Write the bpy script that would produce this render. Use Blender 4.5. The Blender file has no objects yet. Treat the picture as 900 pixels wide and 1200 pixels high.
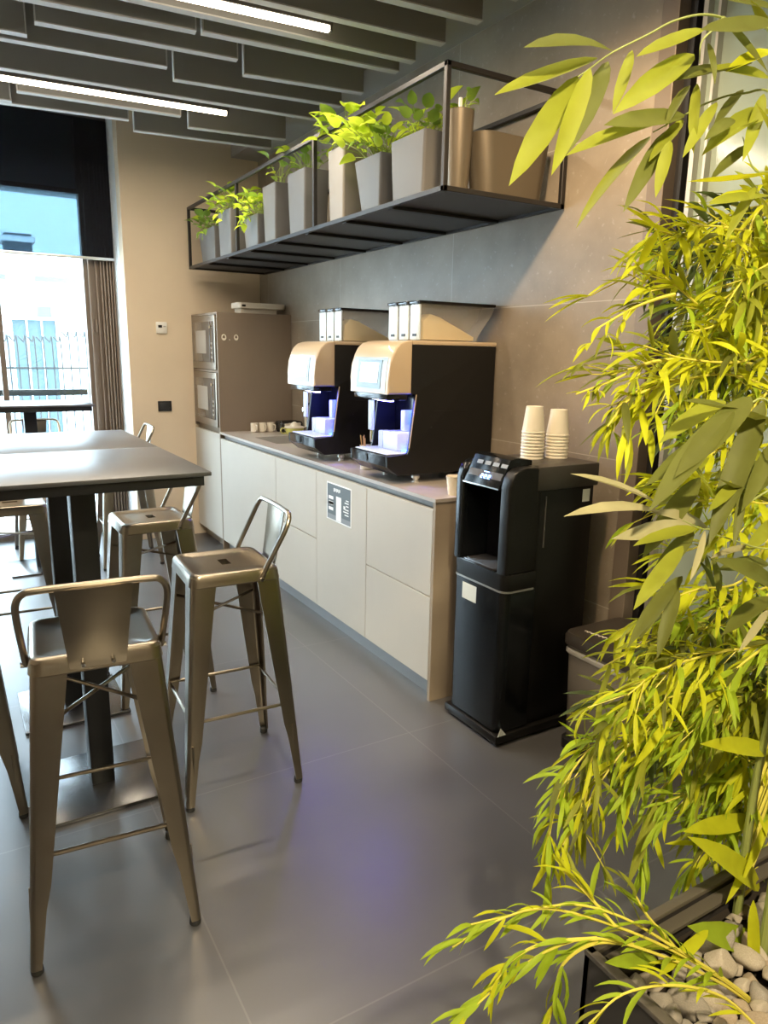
import bpy, bmesh, math, random
from mathutils import Vector, Matrix
C = bpy.context.scene.collection
SC = bpy.context.scene
PI = math.pi

# ---------------- camera ----------------
H = 1.57
cd = bpy.data.cameras.new('camera'); cam = bpy.data.objects.new('camera', cd); C.objects.link(cam)
cd.sensor_fit = 'HORIZONTAL'; cd.sensor_width = 36.0; cd.lens = 36.0*843/900
cd.clip_start = .02; cd.clip_end = 200
cam.matrix_world = Matrix(((0.8586951, 0.0956483, -0.5034819, 0), (-0.5121907, 0.1935605, -0.8367766, 0), (0.0174179, 0.9764148, 0.2151996, H), (0, 0, 0, 1)))
SC.camera = cam
# ---------------- world, exposure ----------------
SC.view_settings.view_transform = 'Standard'; SC.view_settings.look = 'None'
SC.view_settings.gamma = 1; SC.view_settings.exposure = 0.2
SC.view_settings.use_curve_mapping = False
w = bpy.data.worlds.new('sky'); SC.world = w; w.use_nodes = True
wb = w.node_tree.nodes['Background']; wb.inputs[0].default_value = (.70, .86, 1, 1); wb.inputs[1].default_value = 15

def area(name, loc, sx, sy, power, col, rot=(0, 0, 0), portal=False, spread=PI):
    l = bpy.data.lights.new(name, 'AREA'); l.shape = 'RECTANGLE'; l.size = sx; l.size_y = sy
    l.energy = power; l.color = col; l.spread = spread
    o = bpy.data.objects.new(name, l); C.objects.link(o); o.location = loc; o.rotation_euler = rot
    if portal: l.cycles.is_portal = True
    return o
WARM = (1, .84, .64)
# daylight through the tall window (portal onto the sky)
#area('window_portal', (-.30, 6.52, 1.40), 2.62, 2.75, 1, (1, 1, 1), (-PI/2, 0, 0), portal=True)
# the room's linear lamps: light of each tube
LAMPS = [(.55, 3.345, 2.15), (.55, 4.745, 2.15), (.55, 1.95, 2.15), (.55, .55, 2.15)]
LANG = math.atan(-.092)
for i, (lx, ly, ll) in enumerate(LAMPS):
    area('lamp_light', (lx, ly, 2.962), ll, .04, 34 if i < 2 else 18, WARM, (0, 0, LANG))
# ceiling spots that graze the stone wall and light the bamboo planter
def spot(name, loc, to, power, col, size=1.2, blend=.6, r=.05):
    l = bpy.data.lights.new(name, 'SPOT'); l.energy = power; l.color = col; l.spot_size = size; l.spot_blend = blend; l.shadow_soft_size = r
    o = bpy.data.objects.new(name, l); C.objects.link(o); o.location = loc
    o.rotation_euler = (Vector(to)-Vector(loc)).to_track_quat('-Z', 'Y').to_euler()
    return o
spot('planter_spot', (.25, -.75, 2.97), (1.30, .95, .75), 420, (1, .84, .56), 1.1, .8, .08)
spot('wall_spot', (1.35, 1.75, 2.97), (2.35, 2.25, 1.6), 130, (1, .72, .42), 1.6, .9, .06)

# ---------------- materials ----------------
MATS = {}
def mat(name, col, rough=.5, metal=0, spec=.5, emit=None, es=0, trans=0, noise=0, nscale=8, bump=0, bscale=60, coat=0, alpha=1, ior=1.45, col2=None, aniso=0):
    if name in MATS: return MATS[name]
    m = bpy.data.materials.new(name); m.use_nodes = True; nt = m.node_tree; b = nt.nodes['Principled BSDF']
    c = (*col, 1)
    b.inputs['Base Color'].default_value = c; b.inputs['Roughness'].default_value = rough; b.inputs['Metallic'].default_value = metal
    b.inputs['Specular IOR Level'].default_value = spec; b.inputs['IOR'].default_value = ior
    b.inputs['Transmission Weight'].default_value = trans; b.inputs['Coat Weight'].default_value = coat; b.inputs['Alpha'].default_value = alpha
    if emit: b.inputs['Emission Color'].default_value = (*emit, 1); b.inputs['Emission Strength'].default_value = es
    if noise or bump:
        tc = nt.nodes.new('ShaderNodeTexCoord')
    if noise:
        n = nt.nodes.new('ShaderNodeTexNoise'); n.inputs['Scale'].default_value = nscale; n.inputs['Detail'].default_value = 8
        nt.links.new(tc.outputs['Object'], n.inputs['Vector'])
        r = nt.nodes.new('ShaderNodeValToRGB'); r.color_ramp.elements[0].position = .3; r.color_ramp.elements[1].position = .7
        c2 = col2 or tuple(min(1, x*(1+noise)) for x in col)
        r.color_ramp.elements[0].color = (*[x*(1-noise) for x in col], 1); r.color_ramp.elements[1].color = (*c2, 1)
        nt.links.new(n.outputs['Fac'], r.inputs['Fac']); nt.links.new(r.outputs['Color'], b.inputs['Base Color'])
    if bump:
        n2 = nt.nodes.new('ShaderNodeTexNoise'); n2.inputs['Scale'].default_value = bscale; n2.inputs['Detail'].default_value = 4
        nt.links.new(tc.outputs['Object'], n2.inputs['Vector'])
        bp = nt.nodes.new('ShaderNodeBump'); bp.inputs['Strength'].default_value = bump; bp.inputs['Distance'].default_value = .01
        nt.links.new(n2.outputs['Fac'], bp.inputs['Height']); nt.links.new(bp.outputs['Normal'], b.inputs['Normal'])
    MATS[name] = m
    return m

def tile_mat(name, base, grout, axes, off, size, row_shift=0, gw=.004, rough=.35, noise=.12, nscale=2.5, speck=0, spec=.5, rn=.08, ior=1.45):
    """large slab tiles with thin joints laid on two object axes"""
    m = bpy.data.materials.new(name); m.use_nodes = True; nt = m.node_tree; N = nt.nodes; L = nt.links; b = N['Principled BSDF']
    tc = N.new('ShaderNodeTexCoord'); sp = N.new('ShaderNodeSeparateXYZ'); L.new(tc.outputs['Object'], sp.inputs[0])
    def math_(op, a, bb=None, c=None):
        n = N.new('ShaderNodeMath'); n.operation = op
        for i, v in enumerate((a, bb, c)):
            if v is None: continue
            if isinstance(v, (int, float)): n.inputs[i].default_value = v
            else: L.new(v, n.inputs[i])
        return n.outputs[0]
    u = sp.outputs[axes[0]]; v = sp.outputs[axes[1]]
    vv = math_('DIVIDE', math_('SUBTRACT', v, off[1]), size[1]); row = math_('FLOOR', vv)
    uu = math_('DIVIDE', math_('SUBTRACT', u, off[0]), size[0])
    if row_shift: uu = math_('ADD', uu, math_('MULTIPLY', row, row_shift))
    fu = math_('FRACT', uu); fv = math_('FRACT', vv)
    du = math_('MULTIPLY', math_('MINIMUM', fu, math_('SUBTRACT', 1, fu)), size[0])
    dv = math_('MULTIPLY', math_('MINIMUM', fv, math_('SUBTRACT', 1, fv)), size[1])
    g = math_('LESS_THAN', math_('MINIMUM', du, dv), gw/2)
    n1 = N.new('ShaderNodeTexNoise'); n1.inputs['Scale'].default_value = nscale; n1.inputs['Detail'].default_value = 10; n1.inputs['Roughness'].default_value = .6
    cmb = N.new('ShaderNodeCombineXYZ'); L.new(math_('ADD', u, math_('MULTIPLY', math_('FLOOR', uu), 7.3)), cmb.inputs[0]); L.new(math_('ADD', v, math_('MULTIPLY', row, 3.1)), cmb.inputs[1])
    L.new(cmb.outputs[0], n1.inputs['Vector'])
    rp = N.new('ShaderNodeValToRGB'); rp.color_ramp.elements[0].position = .3; rp.color_ramp.elements[1].position = .72
    rp.color_ramp.elements[0].color = (*[x*(1-noise) for x in base], 1); rp.color_ramp.elements[1].color = (*[min(1, x*(1+noise)) for x in base], 1)
    L.new(n1.outputs['Fac'], rp.inputs['Fac']); colr = rp.outputs['Color']
    if speck:
        n3 = N.new('ShaderNodeTexNoise'); n3.inputs['Scale'].default_value = 38; n3.inputs['Detail'].default_value = 6; L.new(cmb.outputs[0], n3.inputs['Vector'])
        r3 = N.new('ShaderNodeValToRGB'); r3.color_ramp.elements[0].position = .62; r3.color_ramp.elements[1].position = .72
        r3.color_ramp.elements[0].color = (0, 0, 0, 1); r3.color_ramp.elements[1].color = (speck, speck, speck, 1)
        L.new(n3.outputs['Fac'], r3.inputs['Fac'])
        ad = N.new('ShaderNodeMix'); ad.data_type = 'RGBA'; ad.blend_type = 'ADD'; ad.inputs[0].default_value = 1
        L.new(colr, ad.inputs[6]); L.new(r3.outputs['Color'], ad.inputs[7]); colr = ad.outputs[2]
    mx = N.new('ShaderNodeMix'); mx.data_type = 'RGBA'; L.new(g, mx.inputs[0]); L.new(colr, mx.inputs[6]); mx.inputs[7].default_value = (*grout, 1)
    L.new(mx.outputs[2], b.inputs['Base Color'])
    rr = math_('ADD', rough-rn/2, math_('MULTIPLY', n1.outputs['Fac'], rn)); L.new(rr, b.inputs['Roughness'])
    b.inputs['Specular IOR Level'].default_value = spec; b.inputs['IOR'].default_value = ior
    MATS[name] = m
    return m

# ---------------- mesh helpers ----------------
class MB:
    def __init__(s): s.bm = bmesh.new()
    def box(s, x0, x1, y0, y1, z0, z1, bev=0, seg=2, mi=0, M=None):
        r = bmesh.ops.create_cube(s.bm, size=1)
        vs = r['verts']
        for v in vs: v.co = Vector(((x0+x1)/2+v.co.x*(x1-x0), (y0+y1)/2+v.co.y*(y1-y0), (z0+z1)/2+v.co.z*(z1-z0)))
        fs = set(f for v in vs for f in v.link_faces)
        if bev:
            es = list(set(e for v in vs for e in v.link_edges))
            rr = bmesh.ops.bevel(s.bm, geom=es, offset=bev, segments=seg, profile=.5, affect='EDGES')
            fs = set(rr['faces']) | set(f for f in fs if f.is_valid); vs = list(set(v for f in fs for v in f.verts))
        for f in fs: f.material_index = mi
        if M is not None: bmesh.ops.transform(s.bm, matrix=M, verts=list(set(vs)))
        return s
    def prism(s, pts, axis, a0, a1, bev=0, mi=0, seg=2):
        """closed polygon pts in the plane perpendicular to axis, extruded a0..a1"""
        def P(p, a):
            if axis == 'y': return Vector((p[0], a, p[1]))
            if axis == 'x': return Vector((a, p[0], p[1]))
            return Vector((p[0], p[1], a))
        A = [s.bm.verts.new(P(p, a0)) for p in pts]; B = [s.bm.verts.new(P(p, a1)) for p in pts]; n = len(pts)
        fs = [s.bm.faces.new(A), s.bm.faces.new(B[::-1])]
        for i in range(n): fs.append(s.bm.faces.new((A[i], B[i], B[(i+1) % n], A[(i+1) % n])))
        if bev:
            es = list(fs[0].edges)+list(fs[1].edges)
            rr = bmesh.ops.bevel(s.bm, geom=es, offset=bev, segments=seg, profile=.5, affect='EDGES')
        for f in fs:
            if f.is_valid: f.material_index = mi
        return s
    def loft(s, rings, cap0=True, cap1=True, mi=0, closed=True):
        R = [[s.bm.verts.new(p) for p in r] for r in rings]; n = len(R[0])
        for a, b in zip(R, R[1:]):
            for i in range(n if closed else n-1):
                f = s.bm.faces.new((a[i], a[(i+1) % n], b[(i+1) % n], b[i])); f.material_index = mi
        if cap0: s.bm.faces.new(R[0][::-1]).material_index = mi
        if cap1: s.bm.faces.new(R[-1]).material_index = mi
        return s
    def lathe(s, prof, cx=0, cy=0, n=20, cap0=True, cap1=True, mi=0):
        return s.loft([[Vector((cx+r*math.cos(2*PI*i/n), cy+r*math.sin(2*PI*i/n), z)) for i in range(n)] for r, z in prof], cap0, cap1, mi)
    def tube(s, pts, r, n=8, mi=0, caps=True, flat=1.0):
        pts = [Vector(p) for p in pts]; rr = r if isinstance(r, (list, tuple)) else [r]*len(pts)
        t0 = (pts[1]-pts[0]).normalized(); up = Vector((0, 0, 1)) if abs(t0.z) < .9 else Vector((0, 1, 0))
        nn = t0.cross(up).normalized(); rings = []
        for i, p in enumerate(pts):
            t = (pts[min(i+1, len(pts)-1)]-pts[max(i-1, 0)]).normalized()
            nn = (nn-t*nn.dot(t)).normalized(); bb = t.cross(nn)
            rings.append([p+(nn*math.cos(2*PI*k/n)*flat+bb*math.sin(2*PI*k/n))*rr[i] for k in range(n)])
        return s.loft(rings, caps, caps, mi)
    def build(s, name, m, parent=None, smooth=True, ang=35):
        bm = s.bm
        bmesh.ops.recalc_face_normals(bm, faces=bm.faces)
        me = bpy.data.meshes.new(name); bm.to_mesh(me); bm.free()
        for x in (m if isinstance(m, (list, tuple)) else [m]): me.materials.append(x)
        if smooth:
            me.polygons.foreach_set('use_smooth', [True]*len(me.polygons)); me.set_sharp_from_angle(angle=math.radians(ang))
        o = bpy.data.objects.new(name, me); C.objects.link(o)
        if parent is not None:
            o.parent = parent; o.matrix_parent_inverse = Matrix()
            if parent.get('_origin') is not None: pass
        return o

def empty(name, loc=(0, 0, 0), rz=0):
    o = bpy.data.objects.new(name, None); o.empty_display_size = .05; C.objects.link(o); o.location = loc; o.rotation_euler = (0, 0, rz); return o
def tag(o, label=None, cat=None, group=None, kind=None):
    if label: o['label'] = label
    if cat: o['category'] = cat
    if group: o['group'] = group
    if kind: o['kind'] = kind
    return o
def thing(name, label, cat, loc=(0, 0, 0), rz=0, group=None): return tag(empty(name, loc, rz), label, cat, group)
def world_thing(name, label, cat, base, group=None):
    """an Empty at base whose parts are given in world coordinates"""
    o = thing(name, label, cat, base, 0, group); o['_w'] = 1; return o
def wpart(mb, name, m, parent, **k):
    """part modelled in world coordinates; shifted into its parent's frame"""
    off = Vector((0, 0, 0)); p = parent
    while p is not None: off += p.location; p = p.parent
    bmesh.ops.translate(mb.bm, vec=-off, verts=mb.bm.verts)
    return mb.build(name, m, parent, **k)
def kids(o): return [c for c in bpy.data.objects if c.parent == o]
def copy_tree(o, parent=None):
    c = o.copy(); C.objects.link(c)
    if parent is not None: c.parent = parent
    for ch in kids(o): copy_tree(ch, c)
    return c
def struct(mb, name, m, **k): return tag(mb.build(name, m, **k), kind='structure')

def arc(cx, cy, r, a0, a1, n):
    return [(cx+r*math.cos(math.radians(a0+(a1-a0)*i/n)), cy+r*math.sin(math.radians(a0+(a1-a0)*i/n))) for i in range(n+1)]
def rrect(hx, hy, r, n=5):
    p = []
    for sx, sy, a in ((1, 1, 0), (-1, 1, 90), (-1, -1, 180), (1, -1, 270)):
        p += arc(sx*(hx-r), sy*(hy-r), r, a, a+90, n)
    return p
def smooth_path(pts, k=6):
    """Catmull-Rom through the points"""
    P = [Vector(p) for p in pts]; P = [P[0]*2-P[1]]+P+[P[-1]*2-P[-2]]; out = []
    for i in range(1, len(P)-2):
        for j in range(k):
            t = j/k; a, b, c, d = P[i-1], P[i], P[i+1], P[i+2]
            out.append(.5*((2*b)+(c-a)*t+(2*a-5*b+4*c-d)*t*t+(-a+3*b-3*c+d)*t**3))
    out.append(P[-2]); return out

# =====================================================================
# THE ROOM
# =====================================================================
WX = 2.378      # stone wall plane
FY = 6.08       # far wall plane
FX = 1.773      # cabinet fronts
WT = .956       # worktop height
floor_m = tile_mat('floor_tile', (.085, .085, .088), (.13, .128, .125), (0, 1), (.475, 1.27), (1.065, 1.05), 0, .005, .36, .10, 2.0, 0, .6, .08, 1.85)
stone_m = tile_mat('stone_tile', (.275, .232, .18), (.42, .375, .30), (1, 2), (2.637-1.3*.5, .50), (1.3, .65), .0, .004, .42, .24, 2.4, .07, .4, .1)
wall_m = mat('painted_wall', (.72, .595, .435), .85, noise=.03, nscale=3)
grey_m = mat('ceiling_grey', (.16, .15, .14), .8)
bulk_m = mat('bulkhead_grey', (.36, .34, .31), .8)
dark_m = mat('dark_frame', (.06, .052, .047), .45)
frame_m = mat('bronze_frame', (.20, .16, .125), .45, metal=.2)
black_m = mat('black_recess', (.012, .011, .011), .5)
white_m = mat('white_plaster', (.78, .80, .80), .8)
baffle_m = mat('baffle_felt', (.26, .245, .225), .9)
bafflelit_m = mat('baffle_lit_edge', (.55, .52, .48), .8)  # lighter tone for board edges: the light on them is put into the colour

struct(MB().box(-2.4, 2.6, -1.6, 6.08, -.10, 0).box(-2.4, 1.262, 6.08, 6.75, -.10, 0), 'floor', floor_m, smooth=False)
struct(MB().box(-2.5, 2.6, -1.7, 6.8, 3.42, 3.5), 'ceiling', grey_m, smooth=False)
struct(MB().box(2.15, WX+.1, 2.0, FY, 3.10, 3.42), 'trim_1', bulk_m, smooth=False)
struct(MB().box(WX, WX+.12, 2.03, 6.3, 0, 3.10), 'wall_right', stone_m, smooth=False)
# far wall, with the deep window recess at its left
struct(MB().box(1.262, WX+.12, FY, FY+.14, 0, 3.42), 'wall_far', wall_m, smooth=False)
struct(MB().box(1.262, 1.40, FY+.14, 6.75, 0, 3.42).box(-.27, 1.262, 6.60, 6.75, 2.765, 3.42).box(-2.4, -.27, 6.60, 6.75, 3.30, 3.42), 'wall_recess', white_m, smooth=False)
struct(MB().box(-2.5, -2.4, -1.6, 6.75, 0, 3.42), 'wall_left', wall_m, smooth=False)
struct(MB().box(-2.4, 2.6, -1.7, -1.6, 0, 3.42), 'wall_back', wall_m, smooth=False)
# dark door frame and glass partition beside the stone wall (behind the bamboo)
struct(MB().box(WX-.01, WX+.12, 1.953, 2.03, 0, 3.42, .003), 'door_frame_1', frame_m, smooth=False)
struct(MB().box(WX+.05, WX+.12, 1.858, 1.953, 0, 3.42).box(WX+.02, WX+.05, 1.90, 1.915, 0, 3.42), 'trim_2', black_m, smooth=False)
struct(MB().box(WX, WX+.06, 1.84, 1.858, 0, 3.42).box(WX, WX+.06, 1.79, 1.80, 0, 3.42), 'trim_3', mat('pale_metal', (.5, .48, .43), .35, metal=.6), smooth=False)
glassb_m = mat('back_painted_glass', (.27, .33, .28), .12, spec=.6)
struct(MB().box(WX+.03, WX+.05, 1.80, 1.84, 0, 3.42).box(WX+.03, WX+.05, -1.6, 1.79, 0, 3.42), 'glass_partition_1', glassb_m, smooth=False)
# far wall skirting gap line
# window: bronze frame with a narrow tall pane in view, more panes to the left
wf = frame_m
wy = 6.55
wn = struct(MB().box(1.028, 1.262, wy-.05, wy+.04, 0, 3.42).box(.372, .412, wy-.04, wy+.04, 0, 2.765).box(-.30, -.24, wy-.04, wy+.04, 0, 2.765)
    .box(-.98, -.92, wy-.04, wy+.04, 0, 3.30).box(-2.4, -1.60, wy-.04, wy+.04, 0, 3.30).box(-2.4, 1.03, wy-.03, wy+.04, 0, .06).box(-.27, 1.03, wy-.03, wy+.04, 2.765, 2.80).box(-2.4, -.27, wy-.03, wy+.04, 3.30, 3.34), 'window_1', wf, smooth=False)
# ribs of the folded frame right of the pane
rb = MB()
for x, d in ((1.06, .065), (1.115, .06), (1.15, .085), (1.175, .065), (1.20, .09), (1.225, .07), (1.245, .10)):
    rb.box(x, x+.012, wy-.05-d*.5, wy-.05, .03, 3.0, .002)
rb.box(1.09, 1.105, wy-.075, wy-.05, 1.70, 1.80, .003)
tag(wpart(rb, 'window_frame_rib', mat('bronze_rib', (.26, .20, .155), .45, metal=.2), wn), 'ribbed bronze profiles beside the pane')
glm = bpy.data.materials.new('clear_glass'); glm.use_nodes = True; nt = glm.node_tree; nt.nodes.clear()
o_ = nt.nodes.new('ShaderNodeOutputMaterial'); mx_ = nt.nodes.new('ShaderNodeMixShader'); tr_ = nt.nodes.new('ShaderNodeBsdfTransparent'); gl_ = nt.nodes.new('ShaderNodeBsdfGlossy')
tr_.inputs[0].default_value = (.94, .97, .97, 1); gl_.inputs['Roughness'].default_value = .02; mx_.inputs[0].default_value = .06
nt.links.new(tr_.outputs[0], mx_.inputs[1]); nt.links.new(gl_.outputs[0], mx_.inputs[2]); nt.links.new(mx_.outputs[0], o_.inputs[0])
struct(MB().box(.412, 1.028, wy, wy+.008, .06, 2.765).box(-.24, .372, wy, wy+.008, .06, 2.765).box(-.92, -.30, wy, wy+.008, .06, 3.30).box(-1.6, -.98, wy, wy+.008, .06, 3.30), 'window_2', glm, smooth=False)
# roller screen, see-through weave
scm = bpy.data.materials.new('screen_weave'); scm.use_nodes = True; nt = scm.node_tree; nt.nodes.clear()
o_ = nt.nodes.new('ShaderNodeOutputMaterial'); mx_ = nt.nodes.new('ShaderNodeMixShader'); tr_ = nt.nodes.new('ShaderNodeBsdfTransparent'); df_ = nt.nodes.new('ShaderNodeBsdfDiffuse')
tr_.inputs[0].default_value = (.40, .50, .56, 1); df_.inputs[0].default_value = (.035, .035, .042, 1); mx_.inputs[0].default_value = .45
nt.links.new(tr_.outputs[0], mx_.inputs[1]); nt.links.new(df_.outputs[0], mx_.inputs[2]); nt.links.new(mx_.outputs[0], o_.inputs[0])
bl = world_thing('roller_blind', 'dark see-through roller screen half lowered over the tall window', 'blind', (.4, 6.40, 2.26))
wpart(MB().box(-.27, 1.252, 6.405, 6.407, 2.28, 3.30), 'screen', scm, bl, smooth=False)
wpart(MB().box(-.27, 1.254, 6.397, 6.415, 2.262, 2.284, .003), 'bottom_bar', mat('alu', (.78, .80, .80), .3, metal=.7), bl)
wpart(MB().tube([(-.27, 6.43, 3.33), (1.25, 6.43, 3.33)], .035, 12), 'roller_tube', dark_m, bl)
tag(bl.children[0] if bl.children else bl, None)
ch = MB()
for i in range(14): ch.tube([(1.256, 6.39, 3.2-i*.07), (1.256, 6.39, 3.15-i*.07)], .003, 5)
wpart(ch, 'pull_chain', mat('chain', (.75, .77, .78), .4), bl)

# ---------------- ceiling baffles ----------------
# (x0,y0)-(x1,y1) of the lower edge at z; each one a hanging felt board
BAF = [
 ((-1.6, 4.30), (.465, 4.08), 0), ((.492, 3.906), (1.392, 3.81), 0), ((-1.6, 4.40), (1.12, 4.109), 0), ((-1.6, 3.92), (1.121, 3.605), 0),
 ((1.158, 3.595), (2.15, 3.50), 0), ((1.205, 4.26), (2.15, 4.14), 0), ((-1.6, 4.80), (2.15, 4.44), 0), ((.50, 4.945), (1.399, 4.865), 0),
 ((-1.6, 5.38), (.476, 5.16), 0), ((-1.6, 5.48), (1.14, 5.131), 0), ((1.23, 5.345), (2.15, 5.225), 0), ((1.514, 5.065), (2.15, 4.965), 0),
 ((1.496, 3.98), (2.15, 3.875), 0), ((-1.6, 3.62), (2.15, 3.345), 0), ((-1.6, 3.40), (2.15, 3.09), 0), ((-1.6, 3.16), (2.15, 2.815), 0),
 ((-1.6, 2.90), (2.15, 2.555), 0), ((-1.6, 2.63), (2.15, 2.285), 0), ((-1.6, 2.3), (2.15, 2.0), 0), ((-1.6, 1.6), (2.3, 1.25), 0), ((-1.6, 1.1), (2.3, .75), 0), ((-1.6, .3), (2.3, 0), 0)]
near = ['between the two lamps', 'over the bar tables', 'over the counter', 'by the far wall', 'near the shelf', 'above the nearest lamp']
for i, (a, b, dz) in enumerate(BAF):
    a = Vector((*a, 0)); b = Vector((*b, 0)); L = (b-a).length; ang = math.atan2(b.y-a.y, b.x-a.x)
    t = thing('ceiling_baffle', 'dark grey felt baffle board hanging from the ceiling', 'ceiling baffle', (a.x, a.y, 2.99), ang, 'felt baffles under the ceiling')
    MB().box(0, L, 0, .045, .006, .30, .002, 1).build('board', baffle_m, t, smooth=False)
    e = MB().box(0, L, -.001, .046, 0, .006); e.box(-.006, 0, -.001, .046, 0, .30)
    if b.x < 2.1: e.box(L, L+.006, -.001, .046, 0, .30)
    e.build('lit_edge', bafflelit_m, t, smooth=False)  # thin pale skin painting the light along the bottom and ends
# ---------------- linear lamps ----------------
em = mat('lamp_glow', (1, .95, .85), .4, emit=(1, .86, .66), es=9)
names = ['long glowing linear lamp nearest the camera, at the top edge', 'long glowing linear lamp further back, over the bar tables', 'linear ceiling lamp behind the camera side of the room', 'linear ceiling lamp over the planter end of the room']
for (lx, ly, ll), nm in zip(LAMPS, names):
    t = thing('linear_lamp', nm, 'ceiling lamp', (lx, ly, 2.97), LANG)
    MB().box(-ll/2-.012, ll/2+.012, -.022, .022, .026, .14, .003).box(-ll/2-.02, -ll/2, -.018, .018, .002, .034).box(ll/2, ll/2+.01, -.018, .018, .002, .034).build('housing', mat('lamp_housing', (.10, .095, .09), .5), t)
    MB().box(-ll/2, ll/2, -.016, .016, .004, .030, .006).build('diffuser', em, t)
    MB().tube([(-ll/3, 0, .14), (-ll/3, 0, .45)], .003, 6).build('cable', dark_m, t)
    MB().tube([(ll/3, 0, .14), (ll/3, 0, .45)], .003, 6).build('cable', dark_m, t)
# ---------------- outside the window ----------------
ob = world_thing('building', 'pale building block seen through the window behind the railing', 'building', (3, 17, 0))
pale = mat('pale_facade', (.80, .82, .83), .9)
wpart(MB().box(-2, 7, 17, 21, -.02, 2.9), 'wall', pale, ob, smooth=False)
wpart(MB().box(-2.2, 7.2, 16.9, 21, 2.9, 3.0), 'roof', mat('roof_edge', (.12, .13, .14), .8), ob, smooth=False)
for i in range(6): wpart(MB().box(-1.2+i*1.3, -.6+i*1.3, 16.95, 17.05, 1.2, 2.4), 'window', mat('facade_glass', (.10, .14, .15), .4), ob, smooth=False)
gb = world_thing('glass_pavilion', 'pale blue glazed pavilion on a terrace outside the window', 'building', (1.22, 13, 0))
wpart(MB().box(.9, 1.55, 12.6, 14, -.02, 1.98), 'wall', mat('blue_glazing', (.05, .085, .10), .4), gb, smooth=False)
wpart(MB().box(.86, 1.6, 12.5, 14.1, 1.98, 2.02), 'roof', pale, gb, smooth=False)
for i in range(4): wpart(MB().box(.9+i*.21, .92+i*.21, 12.55, 12.6, -.02, 1.98), 'mullion', pale, gb, smooth=False)
cb = world_thing('chimney_tower', 'tall grey blue chimney tower seen through the window', 'chimney', (1.38, 16, 0))
wpart(MB().box(1.16, 1.62, 15.8, 16.4, -.02, 3.65), 'shaft', mat('chimney_grey', (.12, .14, .16), .9), cb, smooth=False)
wpart(MB().box(1.11, 1.67, 15.75, 16.45, 3.5, 3.6), 'cap', pale, cb, smooth=False)
rl = world_thing('railing', 'pale metal terrace railing with bent top bars outside the window', 'railing', (.7, 7.9, 0))
rm = mat('railing_paint', (.05, .056, .06), .6)
for i in range(19):
    x = .30+i*.078; z1 = 1.67+(.05 if i > 9 else 0)
    wpart(MB().tube(smooth_path([(x, 7.95, 0), (x, 7.95, z1-.12), (x-.03, 7.9, z1-.05), (x-.075, 7.86, z1)], 4), .007, 6), 'bar', rm, rl)
wpart(MB().box(.2, 1.8, 7.93, 7.97, 1.36, 1.38).box(.2, 1.8, 7.93, 7.97, .1, .14), 'rail', rm, rl)
struct(MB().box(-3, 8, 6.76, 22, -.12, -.02), 'terrace_floor', pale, smooth=False)
tr2 = MB().box(-1.6, 1.03, 6.70, 6.76, 1.175, 1.225)
tag(tr2.build('guard_rail', mat('guard_grey', (.05, .055, .057), .5)), 'flat grey guard rail crossing just outside the window pane', 'rail')

# small wall fittings
t = world_thing('thermostat', 'small white square thermostat on the beige far wall', 'thermostat', (1.525, FY, 1.742))
wpart(MB().box(1.482, 1.568, FY-.018, FY, 1.698, 1.786, .004), 'body', mat('white_plastic', (.8, .78, .72), .4), t)
wpart(MB().box(1.497, 1.527, FY-.020, FY-.0175, 1.742, 1.762), 'display', black_m, t)
wpart(MB().box(1.538, 1.558, FY-.020, FY-.0175, 1.748, 1.756), 'button', mat('grey_plastic', (.4, .4, .4), .4), t)
t = world_thing('wall_socket', 'black rectangular socket plate low on the beige far wall', 'socket', (1.522, FY, 1.112))
wpart(MB().box(1.468, 1.578, FY-.012, FY, 1.072, 1.155, .003), 'plate', black_m, t)
wpart(MB().box(1.482, 1.564, FY-.014, FY-.011, 1.085, 1.142, .002), 'insert', mat('soft_black', (.03, .03, .03), .35), t)
t = world_thing('wall_socket', 'black socket beneath the far table on the wall foot', 'socket', (1.35, FY, .48))
wpart(MB().box(1.30, 1.41, FY-.012, FY, .45, .53, .003), 'plate', black_m, t)
wpart(MB().box(1.315, 1.395, FY-.014, FY-.011, .46, .52, .002), 'insert', MATS['soft_black'], t)

# =====================================================================
# KITCHEN RUN
# =====================================================================
cab_m = mat('greige_laminate', (.52, .49, .43), .55, noise=.02, nscale=5)
side_m = mat('taupe_laminate', (.33, .27, .20), .6, noise=.04, nscale=6)
tall_m = mat('tall_laminate', (.235, .185, .135), .5, noise=.03, nscale=4)
gap_m = mat('handle_channel', (.20, .19, .18), .45, metal=.4)
kick_m = mat('toe_kick', (.27, .27, .27), .4, metal=.5)
top_m = mat('worktop', (.40, .36, .32), .32, noise=.05, nscale=12)
units = [  # y0, y1, kind, label
 (2.532, 3.118, 'drawers', 'greige base cabinet with two deep drawers at the near end of the counter'),
 (3.122, 3.708, 'door', 'greige base cabinet with one tall door carrying the small dark poster'),
 (3.712, 4.318, 'drawers', 'greige base cabinet with two drawers left of the poster door'),
 (4.322, 5.418, 'door', 'widest greige base cabinet panel beside the tall oven cabinet')]
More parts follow.
